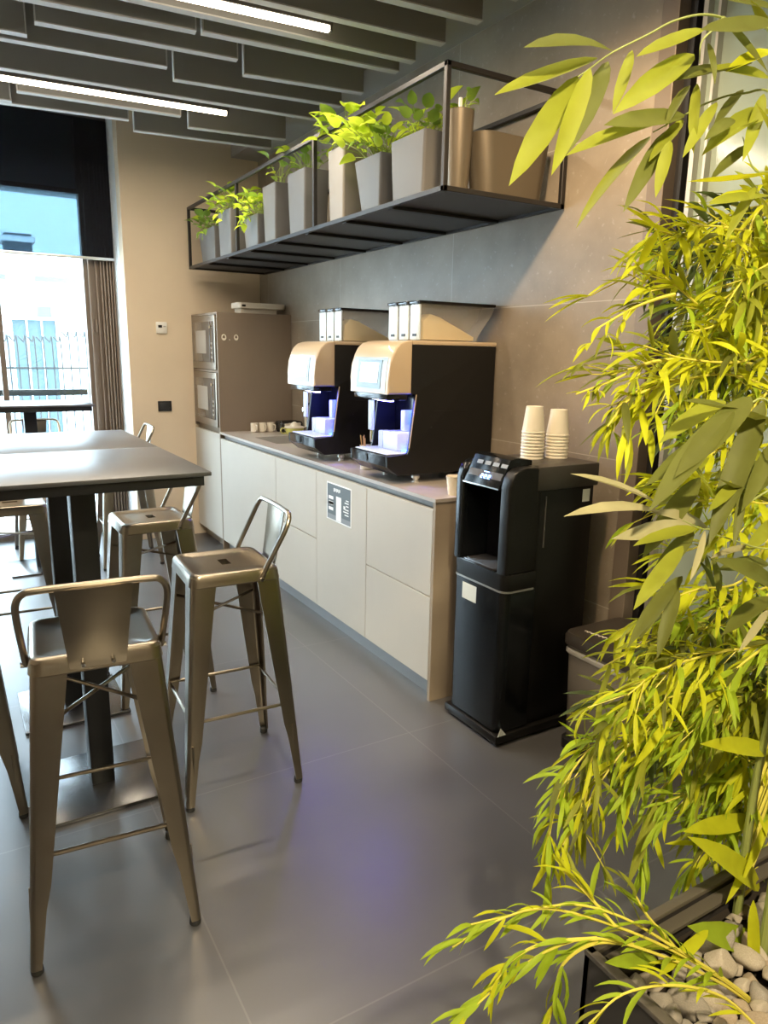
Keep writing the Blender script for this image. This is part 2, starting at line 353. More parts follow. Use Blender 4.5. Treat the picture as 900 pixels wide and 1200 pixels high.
for y0, y1, kd, lb in units:
    t = world_thing('base_cabinet', lb, 'cabinet', (FX, (y0+y1)/2, 0))
    wpart(MB().box(FX+.022, WX-.004, y0-.002, y1+.002, .095, .90).box(FX+.05, FX+.075, y0-.002, y1+.002, .90, .935), 'body', cab_m, t, smooth=False)
    wpart(MB().box(FX+.045, FX+.06, y0-.002, y1+.002, 0, .095), 'toe_kick', kick_m, t, smooth=False)
    if kd == 'door': wpart(MB().box(FX, FX+.02, y0, y1, .095, .905, .0015, 1), 'door', cab_m, t, smooth=False)
    else:
        wpart(MB().box(FX, FX+.02, y0, y1, .503, .905, .0015, 1), 'drawer', cab_m, t, smooth=False)
        wpart(MB().box(FX, FX+.02, y0, y1, .095, .498, .0015, 1), 'drawer', cab_m, t, smooth=False)
    wpart(MB().box(FX+.03, FX+.045, y0-.002, y1+.002, .88, .940), 'handle_channel', gap_m, t, smooth=False)
tag(MB().box(FX-.002, WX-.004, 2.508, 2.528, 0, .940, .001, 1).build('end_panel', side_m, smooth=False), 'taupe end panel closing the near end of the base cabinets', 'panel')
# worktop with a sink cut-out
SX0, SX1, SY0, SY1 = 1.885, 2.20, 4.33, 4.98
wt = world_thing('worktop', 'long thin taupe worktop running over the base cabinets', 'worktop', (2.07, 3.9, .94))
wpart(MB().box(FX-.006, SX0, 2.504, 5.418, .940, WT).box(SX1, WX-.002, 2.504, 5.418, .940, WT).box(SX0, SX1, 2.504, SY0, .940, WT).box(SX0, SX1, SY1, 5.418, .940, WT), 'slab', top_m, wt, smooth=False)
sk = world_thing('sink', 'steel undermount sink behind the far coffee machine', 'sink', (2.04, 4.65, .80))
stl = mat('brushed_steel', (.55, .53, .50), .28, metal=1)
wpart(MB().box(SX0, SX1, SY0, SY1, .80, .805).box(SX0, SX0+.004, SY0, SY1, .80, .952).box(SX1-.004, SX1, SY0, SY1, .80, .952).box(SX0, SX1, SY0, SY0+.004, .80, .952).box(SX0, SX1, SY1-.004, SY1, .80, .952), 'basin', stl, sk, smooth=False)
wpart(MB().lathe([(.03, .805), (.03, .808), (.022, .809)], 2.04, 4.65), 'drain', mat('drain', (.3, .3, .3), .3, metal=1), sk)
fa = world_thing('faucet', 'chrome tap with a short spout by the stone wall', 'tap', (2.29, 4.62, WT))
chr_m = mat('chrome', (.85, .84, .80), .1, metal=1)
wpart(MB().lathe([(.024, WT), (.024, WT+.01), (.015, WT+.015), (.015, WT+.20), (.012, WT+.205)], 2.29, 4.62), 'stem', chr_m, fa)
wpart(MB().tube(smooth_path([(2.29, 4.62, WT+.19), (2.27, 4.62, WT+.25), (2.20, 4.62, WT+.27), (2.12, 4.62, WT+.24), (2.11, 4.62, WT+.21)]), .010, 10), 'spout', chr_m, fa)
# poster on the door
ps = world_thing('poster', 'small dark slate poster with white border stuck on a cabinet door', 'poster', (FX-.001, 3.425, .64))
wpart(MB().box(FX-.0016, FX-.0002, 3.280, 3.572, .655, .868), 'sheet', mat('poster_white', (.85, .87, .87), .5), ps, smooth=False)
wpart(MB().box(FX-.0022, FX-.0016, 3.290, 3.562, .663, .860), 'print', mat('poster_slate', (.10, .125, .14), .5), ps, smooth=False)
wm = MATS['poster_white']
pr = MB()
def pb(y0, y1, z0, z1): pr.box(FX-.0028, FX-.0022, y0, y1, z0, z1)
pb(3.395, 3.455, .664, .800)                       # pictured cup column
for k, (yy, ww) in enumerate(((3.478, .012), (3.462, .007), (3.451, .007), (3.438, .009), (3.425, .006), (3.413, .009))): pb(yy-ww/2, yy+ww/2, .822+.004*(k % 2), .842)
for zz in (.775, .745, .742, .712): pb(3.49, 3.545, zz, zz+.018)
for zz in (.792, .778, .762, .742, .728, .712): pb(3.31, 3.31+.03+.015*((int(zz*1000)) % 3), zz, zz+.006)
pb(3.348, 3.368, .744, .762)
wpart(pr, 'lettering', wm, ps, smooth=False)
wpart(MB().box(FX-.0026, FX-.0022, 3.290, 3.562, .663, .690), 'footer_band', mat('poster_grey', (.22, .24, .26), .5), ps, smooth=False)

# ---------------- tall oven cabinet ----------------
tc = world_thing('tall_cabinet', 'tall taupe cabinet with two built-in microwave ovens in the corner', 'cabinet', (2.07, 5.75, 0))
Y0, Y1 = 5.422, 6.076
wpart(MB().box(FX, WX-.004, Y0, Y0+.02, .0, 1.852, .001, 1), 'side_panel', tall_m, tc, smooth=False)
wpart(MB().box(FX+.03, WX-.004, Y0+.02, Y1, .095, 1.835).box(FX, WX-.004, Y0+.02, Y1, 1.835, 1.852).box(FX, FX+.03, Y1-.018, Y1, .96, 1.852).box(FX, FX+.03, Y0+.02, Y1-.018, 1.405, 1.42).box(FX+.06, FX+.075, Y0+.02, Y1, 0, .095), 'body', tall_m, tc, smooth=False)
wpart(MB().box(FX, FX+.02, Y0+.022, Y1, .095, .935, .0015, 1), 'door', cab_m, tc, smooth=False)
stm = mat('oven_steel', (.27, .23, .185), .35, metal=.8)
dg = mat('oven_glass', (.10, .085, .07), .12, spec=.7)
for i, (z0, z1) in enumerate(((1.425, 1.832), (.985, 1.402))):
    ov = world_thing('microwave_oven', 'built-in steel microwave, '+('upper' if i == 0 else 'lower')+' of the two in the tall cabinet', 'microwave', (FX, 5.75, z0), 'built-in microwave ovens')
    wpart(MB().box(FX-.006, FX+.028, Y0+.045, Y1-.02, z0, z1, .003).box(FX+.028, FX+.03, Y0+.045, Y1-.02, z0, z1), 'fascia', stm, ov)
    wpart(MB().box(FX-.014, FX-.005, Y0+.15, Y1-.06, z0+.055, z1-.045, .003), 'door', dg, ov)
    wpart(MB().box(FX-.0165, FX-.0135, Y0+.24, Y1-.15, z0+.12, z1-.11, .001, 1), 'door_window', mat('oven_window', (.36, .32, .27), .25), ov)
    wpart(MB().box(FX-.014, FX-.005, Y0+.075, Y0+.135, z0+.055, z1-.045, .002), 'control_panel', dg, ov)
    dl = MB()
    dl.tube([(FX-.012, Y0+.105, z1-.09), (FX-.028, Y0+.105, z1-.09)], .012, 12)
    wpart(dl, 'knob', chr_m, ov)
    for k in range(4): wpart(MB().box(FX-.017, FX-.013, Y0+.09, Y0+.12, z0+.085+k*.035, z0+.10+k*.035, .001, 1), 'button', mat('button_grey', (.28, .25, .21), .4), ov)
wmag = mat('ivory', (.80, .74, .62), .5)
for i, (x, z, r, lb) in enumerate(((1.822, 1.668, .020, 'ivory ring magnet on the tall cabinet side, leftmost of three'), (1.866, 1.657, .010, 'tiny ivory round magnet between the two ring magnets'), (1.918, 1.669, .018, 'ivory ring magnet on the tall cabinet side, rightmost of three'))):
    mb = MB(); n = 16
    if r > .015: mb.tube([(x+r*.75*math.cos(2*PI*k/n), Y0-.005, z+r*math.sin(2*PI*k/n)) for k in range(n+1)], .0045, 6)
    mb.box(x-r*.35, x+r*.35, Y0-.007, Y0, z-r*.9, z-r*.3, .001, 1)
    tag(mb.build('magnet', wmag), lb, 'magnet')
# white router-like box on the cabinet
t = world_thing('access_point', 'flat white plastic box on feet lying on top of the tall cabinet', 'device', (2.15, 5.6, 1.852))
wp = mat('warm_white_plastic', (.72, .67, .58), .45)
wpart(MB().prism(rrect(.195, .10, .03), 'z', 1.893, 1.935, .006), 'housing', wp, t)

wpart(MB().box(2.00-2.17+0, 2.30-2.17, -.07, .07, 1.855-0, 1.893, .004), 'foot', wp, t)
for o in kids(t): o.location = Vector((2.17, 5.60, 0))
wpart(MB().box(2.0, 2.03, 5.497, 5.501, 1.905, 1.92), 'port', black_m, t, smooth=False)

# ---------------- mugs, toaster, pot by the tall cabinet ----------------
mugm = mat('cream_china', (.78, .72, .60), .3)
def mug_parts(t, r, h, hm, side=-1):
    MB().lathe([(r*.8, 0), (r, .006), (r, h), (r-.004, h), (r-.004, .008), (.001, .007)], n=20, cap1=False).build('body', hm, t)
    MB().tube(smooth_path([(side*.0, -r+.002, h*.8), (0, -r-.018, h*.78), (0, -r-.022, h*.5), (0, -r-.014, h*.25), (0, -r+.002, h*.2)], 4), .0045, 6).build('handle', hm, t)
for i, (x, lb) in enumerate(((2.005, 'cream mug nearest the cabinet front, first of three in a row'), (2.072, 'cream mug in the middle of the row of three'), (2.139, 'cream mug beside the toaster, last of the row of three'))):
    t = thing('mug', lb, 'mug', (x, 5.30, WT), .2*i, 'cream mugs in a row')
    mug_parts(t, .029, .072, mugm)
t = world_thing('toaster', 'low black and cream toaster beside the mugs', 'toaster', (2.26, 5.24, WT))
wpart(MB().box(2.175, 2.36, 5.17, 5.31, WT+.012, WT+.085, .018, 3), 'body', mat('toaster_black', (.02, .02, .02), .25), t)
wpart(MB().box(2.20, 2.335, 5.160, 5.172, WT+.018, WT+.075, .004), 'front_panel', mugm, t)
wpart(MB().box(2.20, 2.335, 5.205, 5.225, WT+.084, WT+.087).box(2.20, 2.335, 5.25, 5.27, WT+.084, WT+.087), 'slot', black_m, t, smooth=False)
wpart(MB().box(2.19, 2.22, 5.18, 5.21, WT, WT+.012).box(2.32, 2.35, 5.18, 5.21, WT, WT+.012).box(2.19, 2.22, 5.27, 5.30, WT, WT+.012).box(2.32, 2.35, 5.27, 5.30, WT, WT+.012), 'foot', black_m, t, smooth=False)
wpart(MB().tube([(2.19, 5.15, WT+.02), (2.19, 5.15, WT+.075), (2.225, 5.15, WT+.078)], .004, 6), 'lever', black_m, t)
t = thing('juicer_pot', 'small yellow pot with cream reamer lid and handle behind the sink', 'pot', (2.235, 5.06, WT))
MB().lathe([(.045, 0), (.062, .006), (.070, .035), (.072, .050), (.068, .050), (.06, .01), (.001, .009)], n=24, cap1=False).build('bowl', mat('yellow_enamel', (.62, .62, .16), .3), t)
MB().lathe([(.076, .050), (.078, .055), (.070, .060), (.035, .066), (.022, .085), (.008, .095), (.001, .096)], n=24).build('lid', mugm, t)
MB().tube(smooth_path([(-.068, 0, .045), (-.10, 0, .050), (-.112, 0, .03), (-.10, 0, .012), (-.066, 0, .012)], 4), .006, 6).build('handle', mat('yellow_enamel2', (.55, .52, .2), .35), t)

# =====================================================================
# COFFEE MACHINES
# =====================================================================
cream = mat('cream_shell', (.54, .42, .28), .35, coat=.3)
mblack = mat('machine_black', (.010, .0095, .009), .42, spec=.3)
gblack = mat('gloss_black', (.010, .010, .012), .15)
cwhite = mat('machine_white', (.60, .68, .72), .3)
blue_e = mat('blue_led', (.1, .15, 1), .4, emit=(.02, .06, 1), es=20)
screen_e = mat('lit_screen', (.8, .95, 1), .3, emit=(.72, .92, 1), es=.75)
clearp = mat('clear_hopper', (.66, .62, .54), .12, alpha=.26)
bean = mat('milk_powder', (.78, .64, .38), .8)
def coffee_machine(y, label):
    t = world_thing('coffee_machine', label, 'coffee machine', (2.08, y+.18, WT), 'bean-to-cup coffee machines on the counter')
    a, b = y, y+.365
    side = [(1.865, 1.612), (2.36, 1.612), (2.36, 1.0), (1.80, 1.0), (1.742, 1.045), (1.738, 1.095), (1.855, 1.10), (1.862, 1.13), (1.895, 1.385), (1.865, 1.385)]
    wpart(MB().prism(side, 'y', a, a+.018, .002), 'side_panel', mblack, t)
    wpart(MB().prism(side, 'y', b-.018, b, .002), 'side_panel', mblack, t)
    wpart(MB().box(2.02, 2.355, a+.018, b-.018, 1.0, 1.61).box(1.87, 2.03, a+.018, b-.018, 1.375, 1.61), 'body', mblack, t, smooth=False)
    wpart(MB().box(1.99, 2.022, a+.02, b-.02, 1.10, 1.375, .004), 'back_plate', gblack, t)
    # pale trim along the near side opening
    wpart(MB().tube([(1.8605, a-.001, 1.13), (1.8935, a-.001, 1.383)], .0025, 6), 'edge_trim', cream, t)
    # cream hood: rounded in profile and at its long edges
    prof = [(1.735, 1.385), (1.738, 1.45), (1.746, 1.52), (1.758, 1.565), (1.776, 1.597), (1.80, 1.618), (1.83, 1.628), (1.866, 1.632), (1.866, 1.385)]
    wpart(MB().prism(prof, 'y', a-.003, b+.003, .010, seg=3), 'hood', cream, t)
    wpart(MB().box(1.866, 2.362, a-.003, b+.003, 1.612, 1.632, .004), 'top_cover', cream, t)
    wpart(MB().box(1.745, 1.86, a+.02, b-.02, 1.355, 1.387, .006), 'hood_underside', gblack, t)
    # front fascia follows the hood front
    fp = [(1.7335, 1.392), (1.7365, 1.45), (1.7445, 1.52), (1.7535, 1.552)]
    back = [(x+.004, z) for x, z in fp][::-1]
    wpart(MB().prism(fp+back, 'y', a+.025, b-.018), 'fascia', mat('pale_fascia', (.34, .42, .46), .25), t)
    fs = [(1.7325, 1.408), (1.7345, 1.45), (1.7425, 1.52), (1.7465, 1.54)]
    wpart(MB().prism(fs+[(x+.003, z) for x, z in fs][::-1], 'y', a+.07, b-.07), 'screen_frame', mat('screen_frame_grey', (.08, .13, .16), .2), t)
    fs = [(1.7310, 1.434), (1.7335, 1.46), (1.7405, 1.515), (1.7425, 1.527)]
    wpart(MB().prism(fs+[(x+.003, z) for x, z in fs][::-1], 'y', a+.095, b-.10), 'screen', screen_e, t)
    # drip tray
    wpart(MB().prism([(1.742, 1.045), (1.738, 1.095), (1.85, 1.098), (2.0, 1.098), (2.0, 1.0), (1.80, 1.0)], 'y', a+.018, b-.018, .003), 'drip_tray', gblack, t)
    g = MB()
    g.box(1.752, 1.985, a+.028, b-.028, 1.098, 1.104, .002)
    wpart(g, 'grille', cwhite, t)
    g = MB()
    for i in range(12): g.box(1.765+i*.017, 1.769+i*.017, a+.045, b-.045, 1.104, 1.1055)
    wpart(g, 'grille_slot', mat('slot_grey', (.28, .34, .38), .4), t, smooth=False)
    wpart(MB().box(1.7345, 1.739, a+.19, a+.20, 1.055, 1.088), 'tray_notch', black_m, t, smooth=False)
    # outlet block with cups stage
    wpart(MB().box(1.845, 1.95, a+.085, a+.225, 1.104, 1.195, .008), 'cup_stage', cwhite, t)
    wpart(MB().box(1.90, 1.975, a+.030, a+.085, 1.104, 1.20, .006).box(1.905, 1.96, a+.115, a+.155, 1.195, 1.30, .006), 'outlet', cwhite, t)
    wpart(MB().box(1.855, 1.91, a+.245, a+.285, 1.104, 1.19, .005), 'milk_outlet', cwhite, t)
    wpart(MB().box(1.82, 1.835, b-.075, b-.035, 1.19, 1.34, .004), 'steam_panel', cwhite, t)
    wpart(MB().tube([(1.83, b-.055, 1.19), (1.83, b-.055, 1.13)], .008, 8), 'steam_wand', chr_m, t)
    wpart(MB().box(1.972, 1.988, a+.03, a+.11, 1.205, 1.31, .004), 'led_panel', blue_e, t)
    wpart(MB().box(1.87, 1.98, a+.024, a+.10, 1.1045, 1.110, .001, 1), 'led_strip', blue_e, t)
    wpart(MB().box(1.775, 1.80, a+.05, a+.16, 1.349, 1.3555, .001, 1), 'hood_light', mat('hood_led', (.1, .15, 1), .4, emit=(.12, .10, 1), es=200), t)
    for fx, fy in ((1.925, a+.035), (2.28, a+.04), (1.925, b-.05), (2.28, b-.05)):
        wpart(MB().lathe([(.017, WT), (.017, WT+.008), (.010, WT+.012), (.020, WT+.022), (.020, WT+.034), (.010, WT+.045)], fx, fy, 14), 'foot', mat('foot_steel', (.75, .74, .72), .35, metal=.8) if fx < 2 else gblack, t)
    wpart(MB().box(2.0, 2.2, a-.0015, a, 1.302, 1.304).tube([(1.985, a-.001, 1.226), (1.985, a+.001, 1.226)], .005, 8), 'panel_seam', black_m, t, smooth=False)
    # three bean hoppers
    hw = .092
    for k in range(3):
        h0 = a+.015+k*(hw+.006); h1 = h0+hw
        hp = wpart(MB().prism([(1.925, 1.634), (1.920, 1.80), (2.355, 1.80), (2.335, 1.755), (2.255, 1.665), (2.25, 1.634)], 'y', h0, h1, .004), 'hopper', clearp, t)
        wpart(MB().prism([(1.935, 1.637), (1.935, 1.72), (1.975, 1.755), (2.03, 1.742), (2.16, 1.685), (2.235, 1.655), (2.235, 1.637)], 'y', h0+.006, h1-.006, .004), 'powder', bean, hp)
        wpart(MB().box(1.908, 2.36, h0-.002, h1+.002, 1.800, 1.814, .004), 'lid', gblack, hp)
        wpart(MB().box(1.914, 1.922, h0+.004, h1-.004, 1.636, 1.797, .003), 'front_plate', cwhite, hp)
        wpart(MB().box(1.9115, 1.9145, h0+.03, h1-.03, 1.652, 1.664), 'latch', black_m, hp, smooth=False)
    # the machine's own blue lamp
    for nm, loc, e in (('led_light', (1.955, a+.075, 1.335), .7), ):
        l = bpy.data.lights.new(nm, 'POINT'); l.energy = e; l.color = (.08, .12, 1); l.shadow_soft_size = .012
        lo = bpy.data.objects.new(nm, l); C.objects.link(lo); lo.location = loc
    l = bpy.data.lights.new('cup_light', 'POINT'); l.energy = .35; l.color = (.75, .85, 1); l.shadow_soft_size = .02
    lo = bpy.data.objects.new('cup_light', l); C.objects.link(lo); lo.location = (1.80, a+.22, 1.33)
coffee_machine(2.87, 'coffee machine nearest the water dispenser, cream hood, black sides, lit screen')
coffee_machine(3.66, 'coffee machine further along the counter, partly hidden behind its twin')
# stirrer tub between the machines
t = thing('stirrer_tub', 'small pale tub of wooden stirrers between the coffee machines', 'tub', (1.905, 3.36, WT))
MB().lathe([(.026, 0), (.034, .002), (.038, .13), (.036, .13), (.031, .006), (.001, .006)], n=20, cap1=False).build('cup', mat('tub_white', (.75, .72, .66), .4), t)
rs = random.Random(3)
for i in range(7):
    a = rs.uniform(0, 6.28)
    MB().tube([(.012*math.cos(a), .012*math.sin(a), .01), (.035*math.cos(a), .035*math.sin(a), .17+rs.uniform(0, .02))], .003, 5).build('stirrer', mat('stir_wood', (.75, .48, .2), .6), t)

# =====================================================================
# WATER DISPENSER
# =====================================================================
wd = world_thing('water_dispenser', 'tall black floor-standing water dispenser beside the counter', 'water dispenser', (2.0, 2.22, 0))
DX0, DX1, DY0, DY1, DZ = 1.79, 2.25, 2.052, 2.392, 1.150
dblk = mat('dispenser_black', (.008, .0075, .007), .35, spec=.3)
dgls = mat('dispenser_gloss', (.006, .007, .008), .16, spec=.28)
wpart(MB().box(DX0-.012, DX1+.005, DY0-.012, DY1+.008, .012, .05, .008), 'plinth', dblk, wd)
wpart(MB().box(1.95, DX1, DY0+.01, DY1-.01, .05, 1.055, .004), 'cabinet', dblk, wd)
wpart(MB().box(1.93, DX1+.012, DY0-.002, DY1+.002, 1.055, DZ, .006), 'top_cover', mat('cover_black', (.045, .040, .034), .35), wd)
# lower door, rounded vertical edges
def fr(x0, x1, y0, y1, r):
    return arc(x0+r, y0+r, r, 270, 180, 6)+arc(x0+r, y1-r, r, 180, 90, 6)+[(x1, y1), (x1, y0)]
wpart(MB().prism(fr(DX0, 1.95, DY0, DY1, .04), 'z', .055, .655, .003), 'lower_door', dgls, wd)
wpart(MB().prism(fr(DX0-.002, 1.94, DY0-.002, DY1+.002, .04), 'z', .655, .662, 0), 'seam_trim', mat('trim_grey', (.35, .35, .33), .3, metal=.6), wd)
wpart(MB().prism(fr(DX0+.0, 1.95, DY0, DY1, .035), 'z', .662, .73, .003), 'tray_block', dblk, wd)
# cheeks: curve back at the top
for y0, y1 in ((DY0, DY0+.055), (DY1-.05, DY1)):
    ck = [(DX0, .73), (1.95, .73), (1.95, DZ), (1.87, DZ), (1.84, DZ-.004), (1.815, DZ-.018), (1.80, DZ-.04), (DX0, DZ-.075)]
    wpart(MB().prism(ck, 'y', y0, y1, .008, seg=3), 'cheek', dgls if y0 > 2.2 else dblk, wd)
wpart(MB().box(1.93, 1.952, DY0+.05, DY1-.045, .73, 1.06), 'niche_back', gblack, wd, smooth=False)
wpart(MB().prism([(1.80, 1.065), (1.785, 1.065), (1.84, 1.175), (1.875, 1.182), (1.95, 1.17), (1.95, 1.065)], 'y', DY0+.06, DY1-.055, .004), 'control_head', dgls, wd)
wpart(MB().prism([(1.7995, 1.095), (1.8395, 1.172), (1.8415, 1.171), (1.802, 1.093)], 'y', DY0+.07, DY1-.065), 'control_panel', mat('panel_mirror', (.10, .10, .11), .08, spec=.9), wd, smooth=False)
wpart(MB().box(1.782, 1.80, DY0+.06, DY1-.055, 1.062, 1.067), 'panel_trim', mat('silver', (.7, .7, .7), .2, metal=1), wd, smooth=False)
# blue digits on the display: lit strokes
dg_ = MB()
def onp(s, y, ds, dy):   # stroke lying on the sloping panel
    x = 1.787+.055*s; z = 1.070+.110*s
    dg_.box(-.0008, .0008, -dy/2, dy/2, -ds/2, ds/2, M=Matrix.Translation((x-.0035, y, z+.002)) @ Matrix.Rotation(math.atan2(.055, .110), 4, 'Y'))
for yc in (2.235, 2.212, 2.190):
    onp(.20, yc, .002, .012); onp(.26, yc, .002, .012); onp(.32, yc, .002, .012); onp(.23, yc+.006, .007, .002); onp(.29, yc-.006, .007, .002)
onp(.24, 2.2235, .002, .002); onp(.29, 2.2235, .002, .002); onp(.42, 2.215, .002, .03)
wpart(dg_, 'display_digits', mat('digits', (.3, .5, 1), .4, emit=(.25, .45, 1), es=7), wd, smooth=False)
for k in range(4):
    wpart(MB().box(-.0006, .0006, -.018, .018, -.008, .008, M=Matrix.Translation((1.787+.055*.72-.0025, 2.12+k*.05+.01, 1.07+.11*.72+.001)) @ Matrix.Rotation(math.atan2(.055, .11), 4, 'Y')), 'button', mat('btn_silver', (.18, .18, .18), .3, metal=.5), wd, smooth=False)
gr = MB().box(1.785, 1.93, DY0+.062, DY1-.057, .730, .738, .003)
wpart(gr, 'drip_tray', gblack, wd)
gg = MB()
for i in range(9): gg.box(1.795+i*.014, 1.801+i*.014, DY0+.075, DY1-.07, .738, .741)
wpart(gg, 'drip_grille', mat('grille_metal', (.4, .4, .42), .25, metal=.9), wd, smooth=False)
wpart(MB().tube([(1.87, 2.22, 1.07), (1.87, 2.22, 1.04)], .010, 10), 'nozzle', chr_m, wd)
wpart(MB().box(DX0-.0015, DX0, 2.225, 2.318, .566, .636), 'label_sticker', mat('paper_white', (.72, .74, .68), .6), wd, smooth=False)
wpart(MB().box(2.188, 2.228, DY0+.0085, DY0+.010, .990, 1.042), 'side_sticker', MATS['paper_white'], wd, smooth=False)
wpart(MB().prism([(1.765+.02, .0505), (1.83, .0505), (1.80, .085)], 'y', DY0-.0145, DY0-.013), 'corner_sticker', MATS['paper_white'], wd, smooth=False)
wpart(MB().box(1.985, 1.99, DY0+.007, DY0+.0101, .82, 1.03), 'side_seam', mat('seam_dark', (.10, .095, .09), .3), wd, smooth=False)
for x in (1.82, 2.2):
    for y in (2.09, 2.35): wpart(MB().lathe([(.02, 0), (.02, .012)], x, y, 12), 'foot', black_m, wd)

# paper cups: two nested stacks on the dispenser, one single cup on the worktop
cupm = mat('paper_cup', (.78, .72, .58), .55)
def cup_mesh(k=1.0):
    mb = MB().lathe([(.030*k, 0), (.030*k, .003), (.0400*k, .088*k), (.0412*k, .089*k), (.0412*k, .093*k), (.0390*k, .092*k), (.029*k, .006), (.001, .006)], n=24, cap1=False)
    return mb
proto = None
for (cx, cy, lb, n) in ((2.085, 2.265, 'white paper cup in the left stack on the water dispenser', 9), (2.195, 2.235, 'white paper cup in the right stack on the water dispenser', 8)):
    for i in range(n):
        if proto is None:
            proto = cup_mesh(1.17).build('paper_cup', cupm); c = proto
        else:
            c = proto.copy(); C.objects.link(c)
        # upside-down nested cups: rim down
        c.rotation_euler = (PI, 0, 0)
        zz = DZ+.109+i*.0135
        c.location = (cx, cy, zz)
        tag(c, lb, 'cup', 'cup stack left' if cx < 2.1 else 'cup stack right')
t = tag(cup_mesh(.92).build('paper_cup', cupm), 'single white paper cup on the near end of the worktop', 'cup'); t.location = (1.905, 2.56, WT)

# ---------------- pedal bin ----------------
pb_ = thing('pedal_bin', 'grey pedal bin with a black lid on the floor beside the dispenser', 'bin', (2.185, 1.775, 0))
binm = mat('bin_steel', (.40, .35, .29), .38, metal=.55)
MB().loft([[Vector((x, y, z)) for x, y in rrect(a, b, .035)] for a, b, z in ((.145, .150, .055), (.148, .153, .06), (.158, .165, .44), (.158, .165, .445))]).build('bucket', binm, pb_)
MB().loft([[Vector((x, y, z)) for x, y in rrect(a, b, .035)] for a, b, z in ((.162, .169, .415), (.165, .172, .42), (.165, .172, .432), (.161, .168, .437))]).build('bag_fold', mat('bin_bag', (.62, .58, .52), .4), pb_)
MB().loft([[Vector((x, y, z)) for x, y in rrect(a, b, .04)] for a, b, z in ((.168, .174, .450), (.172, .178, .455), (.172, .178, .488), (.165, .171, .503), (.13, .135, .506))]).build('lid', mat('lid_black', (.045, .038, .032), .3), pb_)
MB().loft([[Vector((x, y, z)) for x, y in rrect(a, b, .035)] for a, b, z in ((.155, .16, 0), (.160, .165, .005), (.160, .165, .045), (.145, .15, .056))]).build('base', mat('base_black', (.02, .02, .02), .3), pb_)
MB().box(-.20, -.15, -.05, .05, .012, .022, .003).build('pedal', mat('pedal_black', (.03, .03, .03), .3), pb_)
